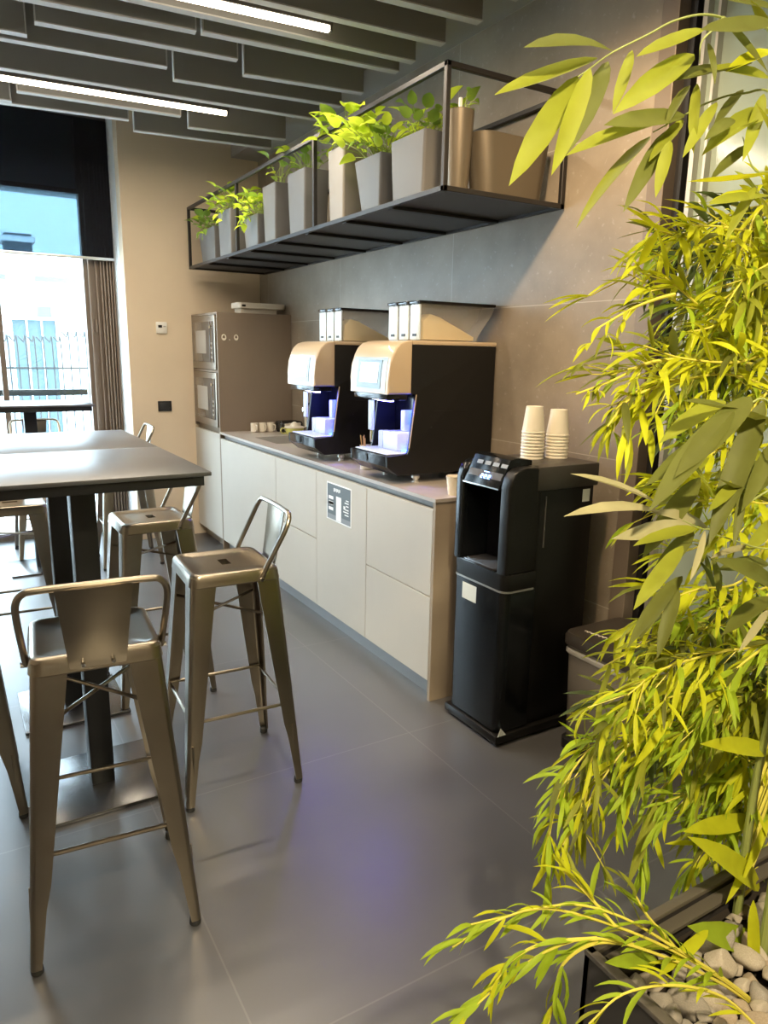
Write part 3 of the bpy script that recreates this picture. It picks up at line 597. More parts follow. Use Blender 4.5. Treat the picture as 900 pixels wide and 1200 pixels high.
# squiggle lettering across the lid (thin raised strokes)
lg = MB(); pts = []
for i in range(40):
    u = i/39; pts.append((-.105+.006*math.sin(u*44)+.02*u, .115-.12*u+.003*math.cos(u*44), .507))
lg.tube(pts, .0022, 5); lg.tube(smooth_path([(-.085, -.03, .507), (-.06, -.07, .507), (-.02, -.075, .507), (.02, -.06, .507)], 5), .0018, 5)
lg.build('lid_script', mat('script_silver', (.75, .70, .6), .3), pb_)
MB().tube([(.165, -.10, .45), (.165, .10, .45)], .006, 8).build('hinge', MATS['base_black'], pb_)
CULMS={'A': (1.4, 0.7), 'B': (1.52, 0.62), 'C': (1.46, 0.8), 'D': (1.3, 0.55)}
BRANCHES={'A':[([[1.4,0.7,1.935],[1.297,0.85,2.115],[1.192,0.87,2.125],[1.115,0.87,2.118],[1.044,0.87,2.093],[0.988,0.87,2.062],[0.912,0.87,2.021],[0.87,0.87,1.992],[0.845,0.87,1.975]],0.1,0,1,0.75,0.35,0.17),([[1.165,0.87,2.125],[1.14,0.87,2.101],[1.115,0.87,2.077],[1.116,0.87,2.046]],0.1,0,1,0.75,0.35,0.17),([[1.4,0.7,1.84],[1.332,0.85,2.02],[1.237,0.87,2.023],[1.161,0.88,1.998],[1.103,0.88,1.969],[1.03,0.88,1.931]],0.1,0,1,0.75,0.35,0.17),([[1.4,0.7,1.71],[1.363,0.85,1.89],[1.284,0.86,1.903],[1.251,0.87,1.956]],0.1,0,1,0.75,0.35,0.17),([[1.4,0.7,1.189],[1.259,0.7,1.369],[1.22,0.72,1.346],[1.144,0.73,1.313],[1.093,0.74,1.286],[1.036,0.75,1.305]],0.1,0,2,0.75,0.35,0.17),([[1.4,0.7,1.03],[1.284,0.7,1.21],[1.191,0.72,1.249],[1.106,0.74,1.277]],0.1,0,2,0.75,0.35,0.17),([[1.4,0.7,1.226],[1.203,0.68,1.406],[1.185,0.72,1.503],[1.148,0.74,1.488],[1.113,0.76,1.459]],0.1,0,2,0.75,0.35,0.17)],'B':[([[1.52,0.62,1.582],[1.822,1.092,1.762],[1.64,1.092,1.712],[1.456,1.092,1.684],[1.336,1.092,1.714],[1.238,1.092,1.743]],0.088,24,0,0.8,0.2,0.135),([[1.52,0.62,1.453],[1.695,1.0,1.633],[1.52,1.0,1.61],[1.33,1.0,1.691],[1.245,1.0,1.727]],0.088,22,0,0.8,0.2,0.135),([[1.52,0.62,1.395],[1.569,0.918,1.575],[1.376,0.918,1.564],[1.214,0.918,1.571],[1.102,0.918,1.592]],0.088,22,0,0.8,0.2,0.135),([[1.52,0.62,1.354],[1.816,1.056,1.534],[1.616,1.056,1.563],[1.398,1.056,1.571],[1.249,1.056,1.551],[1.174,1.056,1.534]],0.088,24,1,0.8,0.2,0.135),([[1.52,0.62,1.298],[1.686,0.972,1.478],[1.463,0.972,1.537],[1.293,0.972,1.528],[1.191,0.972,1.52],[1.1,0.972,1.472]],0.088,20,0,0.8,0.2,0.135),([[1.52,0.62,1.633],[1.746,1.055,1.813],[1.531,1.055,1.814],[1.383,1.055,1.818],[1.274,1.055,1.825]],0.088,23,0,0.8,0.2,0.135),([[1.52,0.62,1.701],[1.692,1.033,1.881],[1.552,1.033,1.849],[1.433,1.033,1.846],[1.323,1.033,1.835]],0.088,22,0,0.8,0.2,0.135),([[1.52,0.62,1.543],[1.627,0.973,1.723],[1.489,0.973,1.707],[1.385,0.973,1.641],[1.279,0.973,1.621]],0.088,22,0,0.8,0.2,0.135),([[1.52,0.62,1.2],[1.682,0.956,1.38],[1.515,0.956,1.311],[1.395,0.956,1.301],[1.24,0.956,1.313]],0.088,22,0,0.8,0.2,0.135),([[1.52,0.62,1.225],[1.843,1.054,1.405],[1.678,1.054,1.411],[1.51,1.054,1.427],[1.355,1.054,1.46]],0.088,22,0,0.8,0.2,0.135),([[1.52,0.62,1.611],[1.587,0.959,1.791],[1.514,0.959,1.768],[1.433,0.959,1.728],[1.386,0.959,1.675]],0.088,22,1,0.8,0.2,0.135),([[1.52,0.62,1.096],[1.833,1.03,1.276],[1.68,1.03,1.223],[1.623,1.03,1.164],[1.496,1.03,1.136],[1.361,1.03,1.123]],0.088,24,0,0.8,0.2,0.135),([[1.52,0.62,1.052],[1.625,0.902,1.232],[1.504,0.902,1.263],[1.379,0.902,1.284],[1.214,0.902,1.29]],0.088,22,0,0.8,0.2,0.135),([[1.52,0.62,0.991],[1.722,0.95,1.171],[1.556,0.95,1.065],[1.398,0.95,1.069],[1.312,0.95,1.063]],0.088,22,0,0.8,0.2,0.135),([[1.52,0.62,1.472],[1.678,0.993,1.652],[1.58,0.993,1.649],[1.479,0.993,1.609],[1.418,0.993,1.536]],0.088,22,1,0.8,0.2,0.135),([[1.52,0.62,1.735],[1.678,1.029,1.915],[1.569,1.029,1.894],[1.524,1.029,1.811],[1.446,1.029,1.752]],0.088,22,0,0.8,0.2,0.135),([[1.52,0.62,1.318],[1.676,0.97,1.498],[1.564,0.97,1.48],[1.457,0.97,1.389],[1.375,0.97,1.356]],0.088,22,0,0.8,0.2,0.135),([[1.52,0.62,1.416],[1.786,1.048,1.596],[1.625,1.048,1.613],[1.502,1.048,1.591],[1.401,1.048,1.478]],0.088,22,1,0.8,0.2,0.135),([[1.52,0.62,1.113],[1.726,0.97,1.293],[1.628,0.97,1.341],[1.493,0.97,1.368],[1.369,0.97,1.393]],0.088,22,1,0.8,0.2,0.135),([[1.52,0.62,1.48],[2.303,1.345,1.66],[2.084,1.345,1.641],[2.01,1.345,1.603],[1.98,1.345,1.553]],0.1,20,1,0.8,0.2,0.135),([[1.52,0.62,1.552],[2.006,1.183,1.732],[1.816,1.183,1.711],[1.709,1.183,1.675],[1.642,1.183,1.631]],0.1,20,1,0.8,0.2,0.135),([[1.52,0.62,1.595],[2.177,1.288,1.775],[1.972,1.288,1.751],[1.911,1.288,1.714],[1.893,1.288,1.667]],0.1,20,1,0.8,0.2,0.135),([[1.52,0.62,1.763],[2.166,1.306,1.943],[1.965,1.306,1.913],[1.879,1.306,1.872],[1.834,1.306,1.824]],0.1,20,3,0.8,0.2,0.135),([[1.52,0.62,1.623],[2.146,1.275,1.803],[1.945,1.275,1.779],[1.85,1.275,1.74],[1.797,1.275,1.692]],0.1,20,1,0.8,0.2,0.135),([[1.52,0.62,1.451],[1.982,1.156,1.631],[1.793,1.156,1.616],[1.701,1.156,1.582],[1.648,1.156,1.539]],0.1,20,3,0.8,0.2,0.135),([[1.52,0.62,1.49],[2.039,1.194,1.67],[1.845,1.194,1.653],[1.726,1.194,1.617],[1.649,1.194,1.573]],0.1,20,1,0.8,0.2,0.135),([[1.52,0.62,1.81],[2.048,1.244,1.99],[1.859,1.244,1.959],[1.766,1.244,1.918],[1.712,1.244,1.871]],0.1,20,3,0.8,0.2,0.135),([[1.52,0.62,1.756],[2.008,1.213,1.936],[1.822,1.213,1.907],[1.662,1.213,1.861],[1.546,1.213,1.811]],0.1,20,3,0.8,0.2,0.135),([[1.52,0.62,1.813],[2.045,1.243,1.993],[1.857,1.243,1.961],[1.711,1.243,1.915],[1.608,1.243,1.864]],0.1,20,3,0.8,0.2,0.135),([[1.52,0.62,1.522],[2.038,1.198,1.702],[1.845,1.198,1.683],[1.747,1.198,1.647],[1.69,1.198,1.603]],0.1,20,1,0.8,0.2,0.135),([[1.52,0.62,1.618],[2.028,1.206,1.798],[1.838,1.206,1.775],[1.668,1.206,1.733],[1.544,1.206,1.686]],0.1,20,3,0.8,0.2,0.135),([[1.52,0.62,1.394],[2.116,1.225,1.574],[1.913,1.225,1.56],[1.747,1.225,1.525],[1.628,1.225,1.482]],0.1,20,3,0.8,0.2,0.135),([[1.52,0.62,1.789],[2.078,1.259,1.969],[1.887,1.259,1.938],[1.789,1.259,1.896],[1.732,1.259,1.849]],0.1,20,3,0.8,0.2,0.135),([[1.52,0.62,1.317],[2.288,1.314,1.497],[2.067,1.314,1.486],[1.952,1.314,1.45],[1.882,1.314,1.403]],0.1,20,3,0.8,0.2,0.135),([[1.52,0.62,1.497],[2.089,1.224,1.677],[1.891,1.224,1.659],[1.816,1.224,1.623],[1.783,1.224,1.578]],0.1,20,3,0.8,0.2,0.135),([[1.238,0.97,1.693],[1.189,0.97,1.682],[1.12,0.97,1.66],[1.034,0.97,1.622]],0.05,12,0,0.6,0.35,0.16),([[1.283,0.97,1.571],[1.182,0.97,1.561],[1.09,0.97,1.529],[0.992,0.97,1.503]],0.05,12,0,0.6,0.35,0.16),([[1.29,0.97,1.528],[1.202,0.97,1.512],[1.131,0.97,1.488],[1.082,0.97,1.44]],0.05,12,0,0.6,0.35,0.16)],'C':[([[1.46,0.8,0.598],[1.798,0.939,0.778],[1.551,0.939,0.845],[1.328,0.939,0.874],[1.167,0.939,0.842],[1.078,0.939,0.728],[1.084,0.939,0.552]],0.078,36,1,0.6,0.28,0.125),([[1.46,0.8,0.593],[1.758,0.915,0.773],[1.555,0.915,0.81],[1.363,0.915,0.824],[1.225,0.915,0.798],[1.115,0.915,0.73],[0.994,0.915,0.591]],0.078,36,0,0.6,0.28,0.125),([[1.46,0.8,0.562],[1.934,1.014,0.742],[1.669,1.014,0.812],[1.462,1.014,0.834],[1.286,1.014,0.799],[1.131,1.014,0.713]],0.078,32,1,0.6,0.28,0.125),([[1.46,0.8,0.75],[1.588,0.838,0.93],[1.405,0.838,0.967],[1.26,0.838,0.978],[1.142,0.838,0.976],[1.05,0.838,0.945]],0.078,32,0,0.6,0.28,0.125),([[1.46,0.8,0.561],[1.733,0.896,0.741],[1.5,0.896,0.777],[1.315,0.896,0.783],[1.159,0.896,0.727],[1.126,0.896,0.575]],0.078,34,5,0.6,0.28,0.125),([[1.46,0.8,0.501],[1.811,0.933,0.681],[1.645,0.933,0.677],[1.523,0.933,0.595],[1.48,0.933,0.469]],0.078,30,1,0.6,0.28,0.125),([[1.46,0.8,0.428],[1.819,0.928,0.608],[1.657,0.928,0.581],[1.489,0.928,0.563],[1.332,0.928,0.569]],0.078,30,5,0.6,0.28,0.125),([[1.46,0.8,0.74],[1.775,0.946,0.92],[1.571,0.946,0.958],[1.379,0.946,0.973],[1.239,0.946,0.961]],0.078,28,1,0.6,0.28,0.125),([[1.46,0.8,0.34],[1.78,0.895,0.537],[1.652,0.895,0.529],[1.519,0.895,0.502],[1.476,0.895,0.377]],0.078,28,5,0.6,0.28,0.125),([[1.46,0.8,0.34],[1.991,1.015,0.517],[1.795,1.015,0.571],[1.578,1.015,0.558],[1.419,1.015,0.511],[1.358,1.015,0.389]],0.078,30,5,0.6,0.28,0.125),([[1.46,0.8,0.34],[1.799,0.878,0.34],[1.687,0.878,0.331],[1.65,0.878,0.245],[1.66,0.878,0.111]],0.078,24,5,0.6,0.28,0.125),([[1.46,0.8,0.34],[1.81,0.897,0.427],[1.698,0.897,0.415],[1.573,0.897,0.411],[1.435,0.897,0.438]],0.078,26,0,0.6,0.28,0.125),([[1.46,0.8,0.816],[1.745,0.939,0.996],[1.583,0.939,1.011],[1.422,0.939,1.018],[1.306,0.939,1.009]],0.078,24,5,0.6,0.28,0.125),([[1.46,0.8,0.599],[1.847,0.968,0.779],[1.57,0.968,0.795],[1.323,0.968,0.768],[1.131,0.968,0.757],[1.027,0.968,0.668],[1.0,0.968,0.554]],0.078,34,5,0.6,0.28,0.125),([[1.46,0.8,0.565],[1.772,0.919,0.745],[1.524,0.919,0.826],[1.306,0.919,0.846],[1.095,0.919,0.831]],0.078,30,5,0.6,0.28,0.125),([[1.46,0.8,0.782],[1.556,0.824,0.962],[1.416,0.824,0.951],[1.31,0.824,0.897],[1.244,0.824,0.799]],0.078,30,5,0.6,0.28,0.125),([[1.46,0.8,0.34],[1.814,0.918,0.565],[1.664,0.918,0.56],[1.549,0.918,0.525]],0.078,26,5,0.6,0.28,0.125),([[1.46,0.8,0.34],[1.752,0.849,0.326],[1.634,0.849,0.273],[1.546,0.849,0.187],[1.53,0.849,0.094]],0.078,20,0,0.6,0.28,0.125),([[1.46,0.8,0.464],[1.931,0.986,0.644],[1.766,0.986,0.673],[1.446,0.986,0.709],[1.213,0.986,0.676]],0.085,18,3,0.75,0.3,0.13),([[1.46,0.8,0.763],[1.837,0.974,0.943],[1.685,0.974,0.958],[1.367,0.974,0.973],[1.134,0.974,0.93]],0.085,18,1,0.75,0.3,0.13),([[1.46,0.8,0.59],[2.105,1.104,0.77],[1.928,1.104,0.791],[1.707,1.104,0.786],[1.552,1.104,0.71]],0.085,18,0,0.75,0.3,0.13),([[1.46,0.8,0.729],[1.747,0.917,0.909],[1.601,0.917,0.927],[1.346,0.917,0.936],[1.159,0.917,0.89]],0.085,18,3,0.75,0.3,0.13),([[1.46,0.8,0.466],[1.944,0.994,0.646],[1.778,0.994,0.675],[1.502,0.994,0.698],[1.303,0.994,0.652]],0.085,18,3,0.75,0.3,0.13),([[1.46,0.8,0.34],[1.77,0.884,0.581],[1.615,0.884,0.615],[1.518,0.884,0.599],[1.471,0.884,0.512]],0.085,18,5,0.75,0.3,0.13),([[1.46,0.8,0.542],[1.868,0.961,0.722],[1.709,0.961,0.748],[1.447,0.961,0.766],[1.257,0.961,0.72]],0.085,18,3,0.75,0.3,0.13),([[1.46,0.8,0.83],[1.803,0.964,1.01],[1.654,0.964,1.022],[1.519,0.964,1.001],[1.434,0.964,0.922]],0.085,18,3,0.75,0.3,0.13),([[1.46,0.8,0.816],[1.891,1.013,0.996],[1.735,1.013,1.008],[1.434,1.013,1.012],[1.212,1.013,0.96]],0.085,18,0,0.75,0.3,0.13),([[1.46,0.8,0.603],[1.719,0.883,0.783],[1.573,0.883,0.807],[1.482,0.883,0.786],[1.439,0.883,0.702]],0.085,18,1,0.75,0.3,0.13),([[1.46,0.8,0.34],[2.183,1.109,0.481],[1.995,1.109,0.516],[1.78,1.109,0.519],[1.635,1.109,0.443]],0.085,18,1,0.75,0.3,0.13),([[1.46,0.8,0.34],[1.982,0.994,0.494],[1.81,0.994,0.53],[1.694,0.994,0.514],[1.635,0.994,0.419]],0.085,18,5,0.75,0.3,0.13),([[1.46,0.8,0.498],[2.054,1.062,0.678],[1.88,1.062,0.704],[1.775,1.062,0.677],[1.727,1.062,0.575]],0.085,18,3,0.75,0.3,0.13),([[1.46,0.8,0.34],[1.938,0.984,0.6],[1.771,0.984,0.631],[1.652,0.984,0.615],[1.588,0.984,0.524]],0.085,18,3,0.75,0.3,0.13),([[1.46,0.8,0.584],[1.847,0.955,0.764],[1.691,0.955,0.787],[1.526,0.955,0.78],[1.416,0.955,0.709]],0.085,18,5,0.75,0.3,0.13),([[1.46,0.8,0.498],[1.946,0.999,0.678],[1.78,0.999,0.705],[1.557,0.999,0.712],[1.399,0.999,0.651]],0.085,18,3,0.75,0.3,0.13),([[1.46,0.8,0.566],[1.947,1.01,0.746],[1.782,1.01,0.77],[1.577,1.01,0.769],[1.435,1.01,0.701]],0.085,18,0,0.75,0.3,0.13),([[1.46,0.8,0.638],[2.045,1.077,0.818],[1.874,1.077,0.838],[1.527,1.077,0.857],[1.272,1.077,0.812]],0.085,18,0,0.75,0.3,0.13),([[1.46,0.8,0.779],[1.97,1.053,0.959],[1.808,1.053,0.972],[1.64,1.053,0.953],[1.529,1.053,0.87]],0.085,18,0,0.75,0.3,0.13),([[1.46,0.8,0.507],[1.757,0.892,0.687],[1.606,0.892,0.716],[1.543,0.892,0.688],[1.529,0.892,0.59]],0.085,18,0,0.75,0.3,0.13),([[1.46,0.8,0.34],[2.175,1.109,0.513],[1.988,1.109,0.546],[1.657,1.109,0.58],[1.416,1.109,0.536]],0.085,18,5,0.75,0.3,0.13),([[1.46,0.8,0.34],[1.942,0.985,0.592],[1.775,0.985,0.623],[1.704,0.985,0.593],[1.687,0.985,0.486]],0.085,18,5,0.75,0.3,0.13),([[1.46,0.8,0.647],[1.77,0.919,0.827],[1.62,0.919,0.848],[1.453,0.919,0.843],[1.339,0.919,0.776]],0.085,18,3,0.75,0.3,0.13),([[1.46,0.8,0.459],[2.023,1.038,0.639],[1.85,1.038,0.667],[1.542,1.038,0.695],[1.317,1.038,0.651]],0.085,18,0,0.75,0.3,0.13),([[1.46,0.8,0.567],[1.771,0.908,0.747],[1.62,0.908,0.772],[1.366,0.908,0.792],[1.182,0.908,0.751]],0.085,18,1,0.75,0.3,0.13),([[1.46,0.8,0.758],[1.855,0.984,0.938],[1.701,0.984,0.953],[1.602,0.984,0.926],[1.553,0.984,0.835]],0.085,18,3,0.75,0.3,0.13)],'D':[([[1.3,0.55,0.34],[1.313,0.62,0.272],[1.198,0.66,0.378],[1.082,0.7,0.47],[0.967,0.75,0.539],[0.839,0.8,0.594],[0.754,0.84,0.573],[0.676,0.86,0.539]],0.066,30,5,0.55,0.25,0.13),([[1.3,0.55,0.34],[1.314,0.62,0.268],[1.2,0.66,0.367],[1.058,0.7,0.468],[0.91,0.74,0.546],[0.826,0.78,0.525],[0.747,0.8,0.484],[0.654,0.8,0.451]],0.066,30,5,0.55,0.25,0.13),([[1.3,0.55,0.34],[1.312,0.62,0.277],[1.197,0.66,0.383],[1.08,0.7,0.48],[0.988,0.75,0.548],[0.904,0.8,0.575],[0.815,0.84,0.564],[0.702,0.86,0.572]],0.066,26,5,0.55,0.25,0.13),([[1.032,0.72,0.487],[0.912,0.74,0.536],[0.85,0.76,0.503],[0.847,0.77,0.422],[0.832,0.77,0.354]],0.066,20,5,0.55,0.25,0.13),([[1.3,0.55,0.34],[1.177,0.55,0.365],[1.097,0.6,0.446],[0.97,0.62,0.521],[0.864,0.64,0.54],[0.799,0.65,0.506]],0.066,16,0,0.55,0.25,0.13),([[0.967,0.75,0.539],[0.949,0.8,0.574],[0.918,0.84,0.614]],0.066,10,0,0.55,0.25,0.13),([[1.111,0.7,0.446],[1.036,0.73,0.543],[1.019,0.75,0.582]],0.066,8,5,0.55,0.25,0.13),([[0.91,0.74,0.546],[0.824,0.78,0.544],[0.764,0.8,0.52],[0.718,0.8,0.48]],0.066,14,0,0.55,0.25,0.13)]}
LEAVES={'A':[([0.919,0.877,2.027],[0.718,0.847,1.981],1,0.21708934946303649),([0.9,0.888,2.017],[0.68,0.858,1.918],1,0.22712251418885254),([0.859,0.884,1.983],[0.711,0.854,1.805],0,0.22611624983327086),([0.842,0.842,1.977],[0.751,0.812,1.816],1,0.20328113271890527),([0.934,0.897,2.021],[0.83,0.867,1.866],1,0.21244872765684622),([0.982,0.894,2.046],[0.917,0.864,1.936],1,0.18566029823265723),([1.114,0.868,2.096],[0.929,0.838,2.009],1,0.19232864163099153),([1.103,0.873,2.058],[0.895,0.843,1.926],1,0.20869705939640504),([1.094,0.841,2.063],[1.082,0.811,1.991],1,0.19083649002319242),([1.074,0.857,1.959],[0.861,0.827,1.902],2,0.2258172685904276),([1.047,0.886,1.948],[0.817,0.856,1.86],1,0.18798021061790193),([1.034,0.888,1.927],[0.851,0.858,1.762],0,0.18693837091994517),([1.071,0.877,1.942],[0.939,0.847,1.793],1,0.1863349616275135),([1.025,0.84,1.909],[0.967,0.81,1.812],1,0.2235702372362141),([1.093,0.853,2.007],[1.063,0.823,1.891],1,0.19077405846123663),([1.246,0.899,2.073],[1.056,0.869,2.009],2,0.2236203882718401),([1.233,0.857,2.065],[1.034,0.827,1.999],1,0.2280738994475042),([1.09,0.872,1.958],[0.982,0.842,1.872],1,0.21389152386252963),([1.146,0.852,2.109],[1.231,0.822,2.041],2,0.22704880005439998),([1.332,0.881,2.017],[1.12,0.851,1.902],0,0.22832821561585978),([1.312,0.894,1.957],[1.166,0.864,1.871],2,0.1949394448926934),([1.326,0.862,1.903],[1.065,0.832,1.852],0,0.18829780285648728),([1.273,0.849,1.872],[1.165,0.819,1.767],1,0.18325698566878382),([1.286,0.858,2.055],[1.084,0.828,2.021],0,0.21015549987038273),([1.253,0.84,2.128],[1.032,0.81,2.058],1,0.21389671247738457),([1.283,0.86,2.028],[1.201,0.83,1.9],1,0.19549789658015645),([1.263,0.889,2.039],[1.153,0.859,1.946],2,0.20403725933150196),([1.291,0.859,2.097],[1.129,0.829,2.024],0,0.2040609193118432),([1.323,0.882,2.178],[1.141,0.852,2.139],1,0.1828500464767895),([1.344,0.899,2.148],[1.229,0.869,2.165],1,0.18114327816263603),([1.377,0.885,1.844],[1.216,0.855,1.893],1,0.2222440444694065),([1.293,0.841,1.956],[1.189,0.811,1.986],0,0.21938691519902173),([1.086,0.862,2.006],[1.002,0.832,1.922],1,0.20892594145284374),([1.131,0.841,1.983],[1.022,0.811,1.877],1,0.1823363559349471),([1.33,0.851,1.864],[1.11,0.821,1.82],1,0.22775899497955834),([1.196,0.852,1.971],[1.084,0.822,1.914],2,0.2177868206225659),([1.193,0.804,1.258],[0.982,0.774,1.32],4,0.23594306805993898),([0.981,0.751,1.324],[0.73,0.721,1.349],4,0.19483552435405388),([1.09,0.767,1.284],[0.851,0.737,1.298],4,0.22429221102892968),([1.043,0.73,1.297],[0.857,0.7,1.295],1,0.22238786395392643),([1.126,0.792,1.268],[0.977,0.762,1.191],2,0.23017860234313062),([1.006,0.723,1.271],[0.863,0.693,1.195],1,0.23620601295295288),([1.067,0.728,1.289],[0.999,0.698,1.218],4,0.19385183748529558),([1.079,0.775,1.171],[1.001,0.745,1.066],2,0.23426610298733186),([1.033,0.751,1.193],[0.92,0.721,1.125],2,0.23469383335994537),([1.278,0.769,1.226],[1.106,0.739,1.232],4,0.1918715258540035),([1.301,0.749,1.195],[1.098,0.719,1.218],2,0.1824234442853492),([1.287,0.727,1.161],[1.05,0.697,1.25],2,0.18042076312362743),([1.391,0.782,1.102],[1.19,0.752,1.069],2,0.23977087701756927),([1.298,0.735,1.106],[1.169,0.705,1.057],4,0.17339865144839195),([1.217,0.809,1.207],[1.207,0.779,1.13],2,0.20734715189525843),([1.061,0.757,1.202],[0.899,0.727,1.113],2,0.18661356226980014),([0.997,0.773,1.334],[0.76,0.743,1.405],4,0.2278406858259039),([1.24,0.761,1.499],[1.085,0.731,1.259],2,0.19952300973381126),([1.144,0.725,1.51],[0.929,0.695,1.394],2,0.23412485439093939),([1.098,0.723,1.49],[0.876,0.693,1.347],2,0.20454949388945826),([1.166,0.795,1.446],[0.951,0.765,1.368],2,0.17914002790071842),([1.326,0.786,1.351],[1.16,0.756,1.307],2,0.23648589938353293),([1.277,0.777,1.388],[1.105,0.747,1.299],2,0.22516066848462502),([1.16,0.73,1.349],[1.108,0.7,1.264],2,0.20041886334203063),([1.237,0.733,1.427],[1.122,0.703,1.321],1,0.22913137279037543),([1.178,0.747,1.368],[1.053,0.717,1.325],0,0.20172084394499834),([1.154,0.81,1.36],[0.98,0.78,1.238],2,0.22965768696256203),([1.199,0.808,1.497],[0.991,0.778,1.433],1,0.20174779927141365),([1.281,0.764,1.452],[0.982,0.734,1.506],1,0.2210653513836798),([1.143,0.763,1.322],[0.994,0.733,1.425],1,0.19037158320028827),([1.301,0.756,1.309],[1.08,0.726,1.378],2,0.1802554453751387),([1.305,0.754,1.276],[1.175,0.724,1.234],1,0.23918713902847938)],'B':[],'C':[([1.218,0.72,0.439],[1.024,0.69,0.45],0,0.16),([1.37,0.72,0.445],[1.366,0.69,0.245],0,0.16),([1.092,0.74,0.412],[0.898,0.71,0.526],5,0.16),([1.54,0.8,0.348],[1.186,0.77,0.635],0,0.16),([1.572,0.85,0.489],[1.246,0.82,0.591],0,0.16),([1.528,0.82,0.699],[1.221,0.79,0.819],0,0.16),([1.212,0.86,0.838],[1.078,0.83,0.788],0,0.16),([1.331,0.95,0.556],[1.216,0.92,0.394],1,0.16),([1.386,0.97,0.56],[1.249,0.94,0.435],1,0.16),([1.533,0.8,0.533],[1.407,0.77,0.446],0,0.16),([1.495,0.8,0.48],[1.355,0.77,0.403],0,0.16),([1.519,0.75,0.231],[1.144,0.72,0.483],5,0.16)],'D':[]}

# =====================================================================
# HANGING SHELF WITH POTS
# =====================================================================
SX, SXB, SYN, SYF, SZ0, SZ1 = 1.728, 2.370, 2.468, 5.936, 2.195, 2.655
irn = mat('black_iron', (.035, .032, .030), .4, metal=.5)
sh = world_thing('wall_shelf', 'long black metal frame shelf fixed high on the stone wall', 'shelf', (2.05, 4.2, SZ0))
tk = .0105
fr_ = MB()
def bar(a, b, r=tk):
    a = Vector(a); b = Vector(b)
    fr_.box(min(a.x, b.x)-r, max(a.x, b.x)+r, min(a.y, b.y)-r, max(a.y, b.y)+r, min(a.z, b.z)-r, max(a.z, b.z)+r, .002, 1)
for z in (SZ0+tk, SZ1-tk):
    bar((SX+tk, SYN+tk, z), (SX+tk, SYF-tk, z)); bar((SXB-tk, SYN+tk, z), (SXB-tk, SYF-tk, z))
    for y in (SYN+tk, SYF-tk): bar((SX+tk, y, z), (SXB-tk, y, z))
wpart(fr_, 'frame_rail', irn, sh)
for y in (SYN+tk, 3.648, 4.83, SYF-tk):
    fr_ = MB(); bar((SX+tk, y, SZ0+2*tk), (SX+tk, y, SZ1-2*tk)); wpart(fr_, 'post', irn, sh)
    fr_ = MB(); bar((SXB-tk, y, SZ0+2*tk), (SXB-tk, y, SZ1-2*tk)); wpart(fr_, 'post', irn, sh)
for i in range(1, 8):
    y = SYN+i*(SYF-SYN)/8
    wpart(MB().box(SX+.02, SXB-.02, y-.02, y+.02, SZ0-.004, SZ0+.010, .002, 1), 'cross_bar', mat('bar_black', (.006, .006, .006), .5), sh)
wpart(MB().box(SX+.01, SXB-.005, SYN+.01, SYF-.01, SZ0+.012, SZ0+.020), 'shelf_panel', mat('shelf_panel', (.06, .058, .056), .55), sh, smooth=False)
SF = SZ0+.020

def leaf_mat(name, col, tr):
    m = mat(name, col, .5, spec=.22, noise=.10, nscale=25); nt = m.node_tree; b = nt.nodes['Principled BSDF']; o = [x for x in nt.nodes if x.type == 'OUTPUT_MATERIAL'][0]
    t = nt.nodes.new('ShaderNodeBsdfTranslucent'); t.inputs[0].default_value = (*tr, 1); mx = nt.nodes.new('ShaderNodeMixShader'); mx.inputs[0].default_value = .38
    nt.links.new(b.outputs[0], mx.inputs[1]); nt.links.new(t.outputs[0], mx.inputs[2]); nt.links.new(mx.outputs[0], o.inputs[0]); return m
leafL = leaf_mat('pothos_lime', (.62, .78, .06), (.75, .90, .08)); leafD = leaf_mat('pothos_green', (.24, .38, .06), (.32, .48, .06))
PR = random.Random(11)
def add_leaf(mb, B, T, wr, mi=0, droop=.12, up=None, heart=False, rnd=PR):
    """curved, folded leaf blade from base B to tip T"""
    B = Vector(B); T = Vector(T); d = T-B; L = d.length; d.normalize()
    up = Vector(up) if up else Vector((rnd.uniform(-.5, .5), rnd.uniform(-.5, .5), 1))
    s = d.cross(up)
    if s.length < .05: s = d.cross(Vector((1, 0, .2)))
    s.normalize(); n = s.cross(d).normalized()
    prof = ((0, .06), (.07, .5), (.2, .86), (.4, 1.0), (.62, .93), (.83, .55), (1, .0)) if not heart else ((0, .25), (.06, .8), (.25, 1.0), (.5, .85), (.75, .5), (.9, .22), (1, 0))
    tw = rnd.uniform(-.35, .35); prev = None
    for u, wv in prof:
        c = B+d*(L*u)+n*(droop*L*math.sin(PI*u)*1.0)
        a = tw*(u-.3); ss = s*math.cos(a)+n*math.sin(a); nn = n*math.cos(a)-s*math.sin(a)
        h = wv*wr*L*.5
        if u == 1: cur = [mb.bm.verts.new(c)]
        else: cur = [mb.bm.verts.new(c-ss*h+nn*h*.35), mb.bm.verts.new(c), mb.bm.verts.new(c+ss*h+nn*h*.35)]
        if prev:
            if len(cur) == 3:
                for k in (0, 1): mb.bm.faces.new((prev[k], prev[k+1], cur[k+1], cur[k])).material_index = mi
            else:
                for k in (0, 1): mb.bm.faces.new((prev[k], prev[k+1], cur[0])).material_index = mi
        prev = cur
potg = mat('pot_grey', (.15, .148, .143), .5, noise=.02); potb = mat('pot_bronze', (.15, .125, .09), .35, metal=.5); potlit = mat('pot_grey_lit', (.30, .27, .23), .5); soil = mat('soil', (.03, .022, .015), .95)  # the lighter warm pot tone has light put into its grey
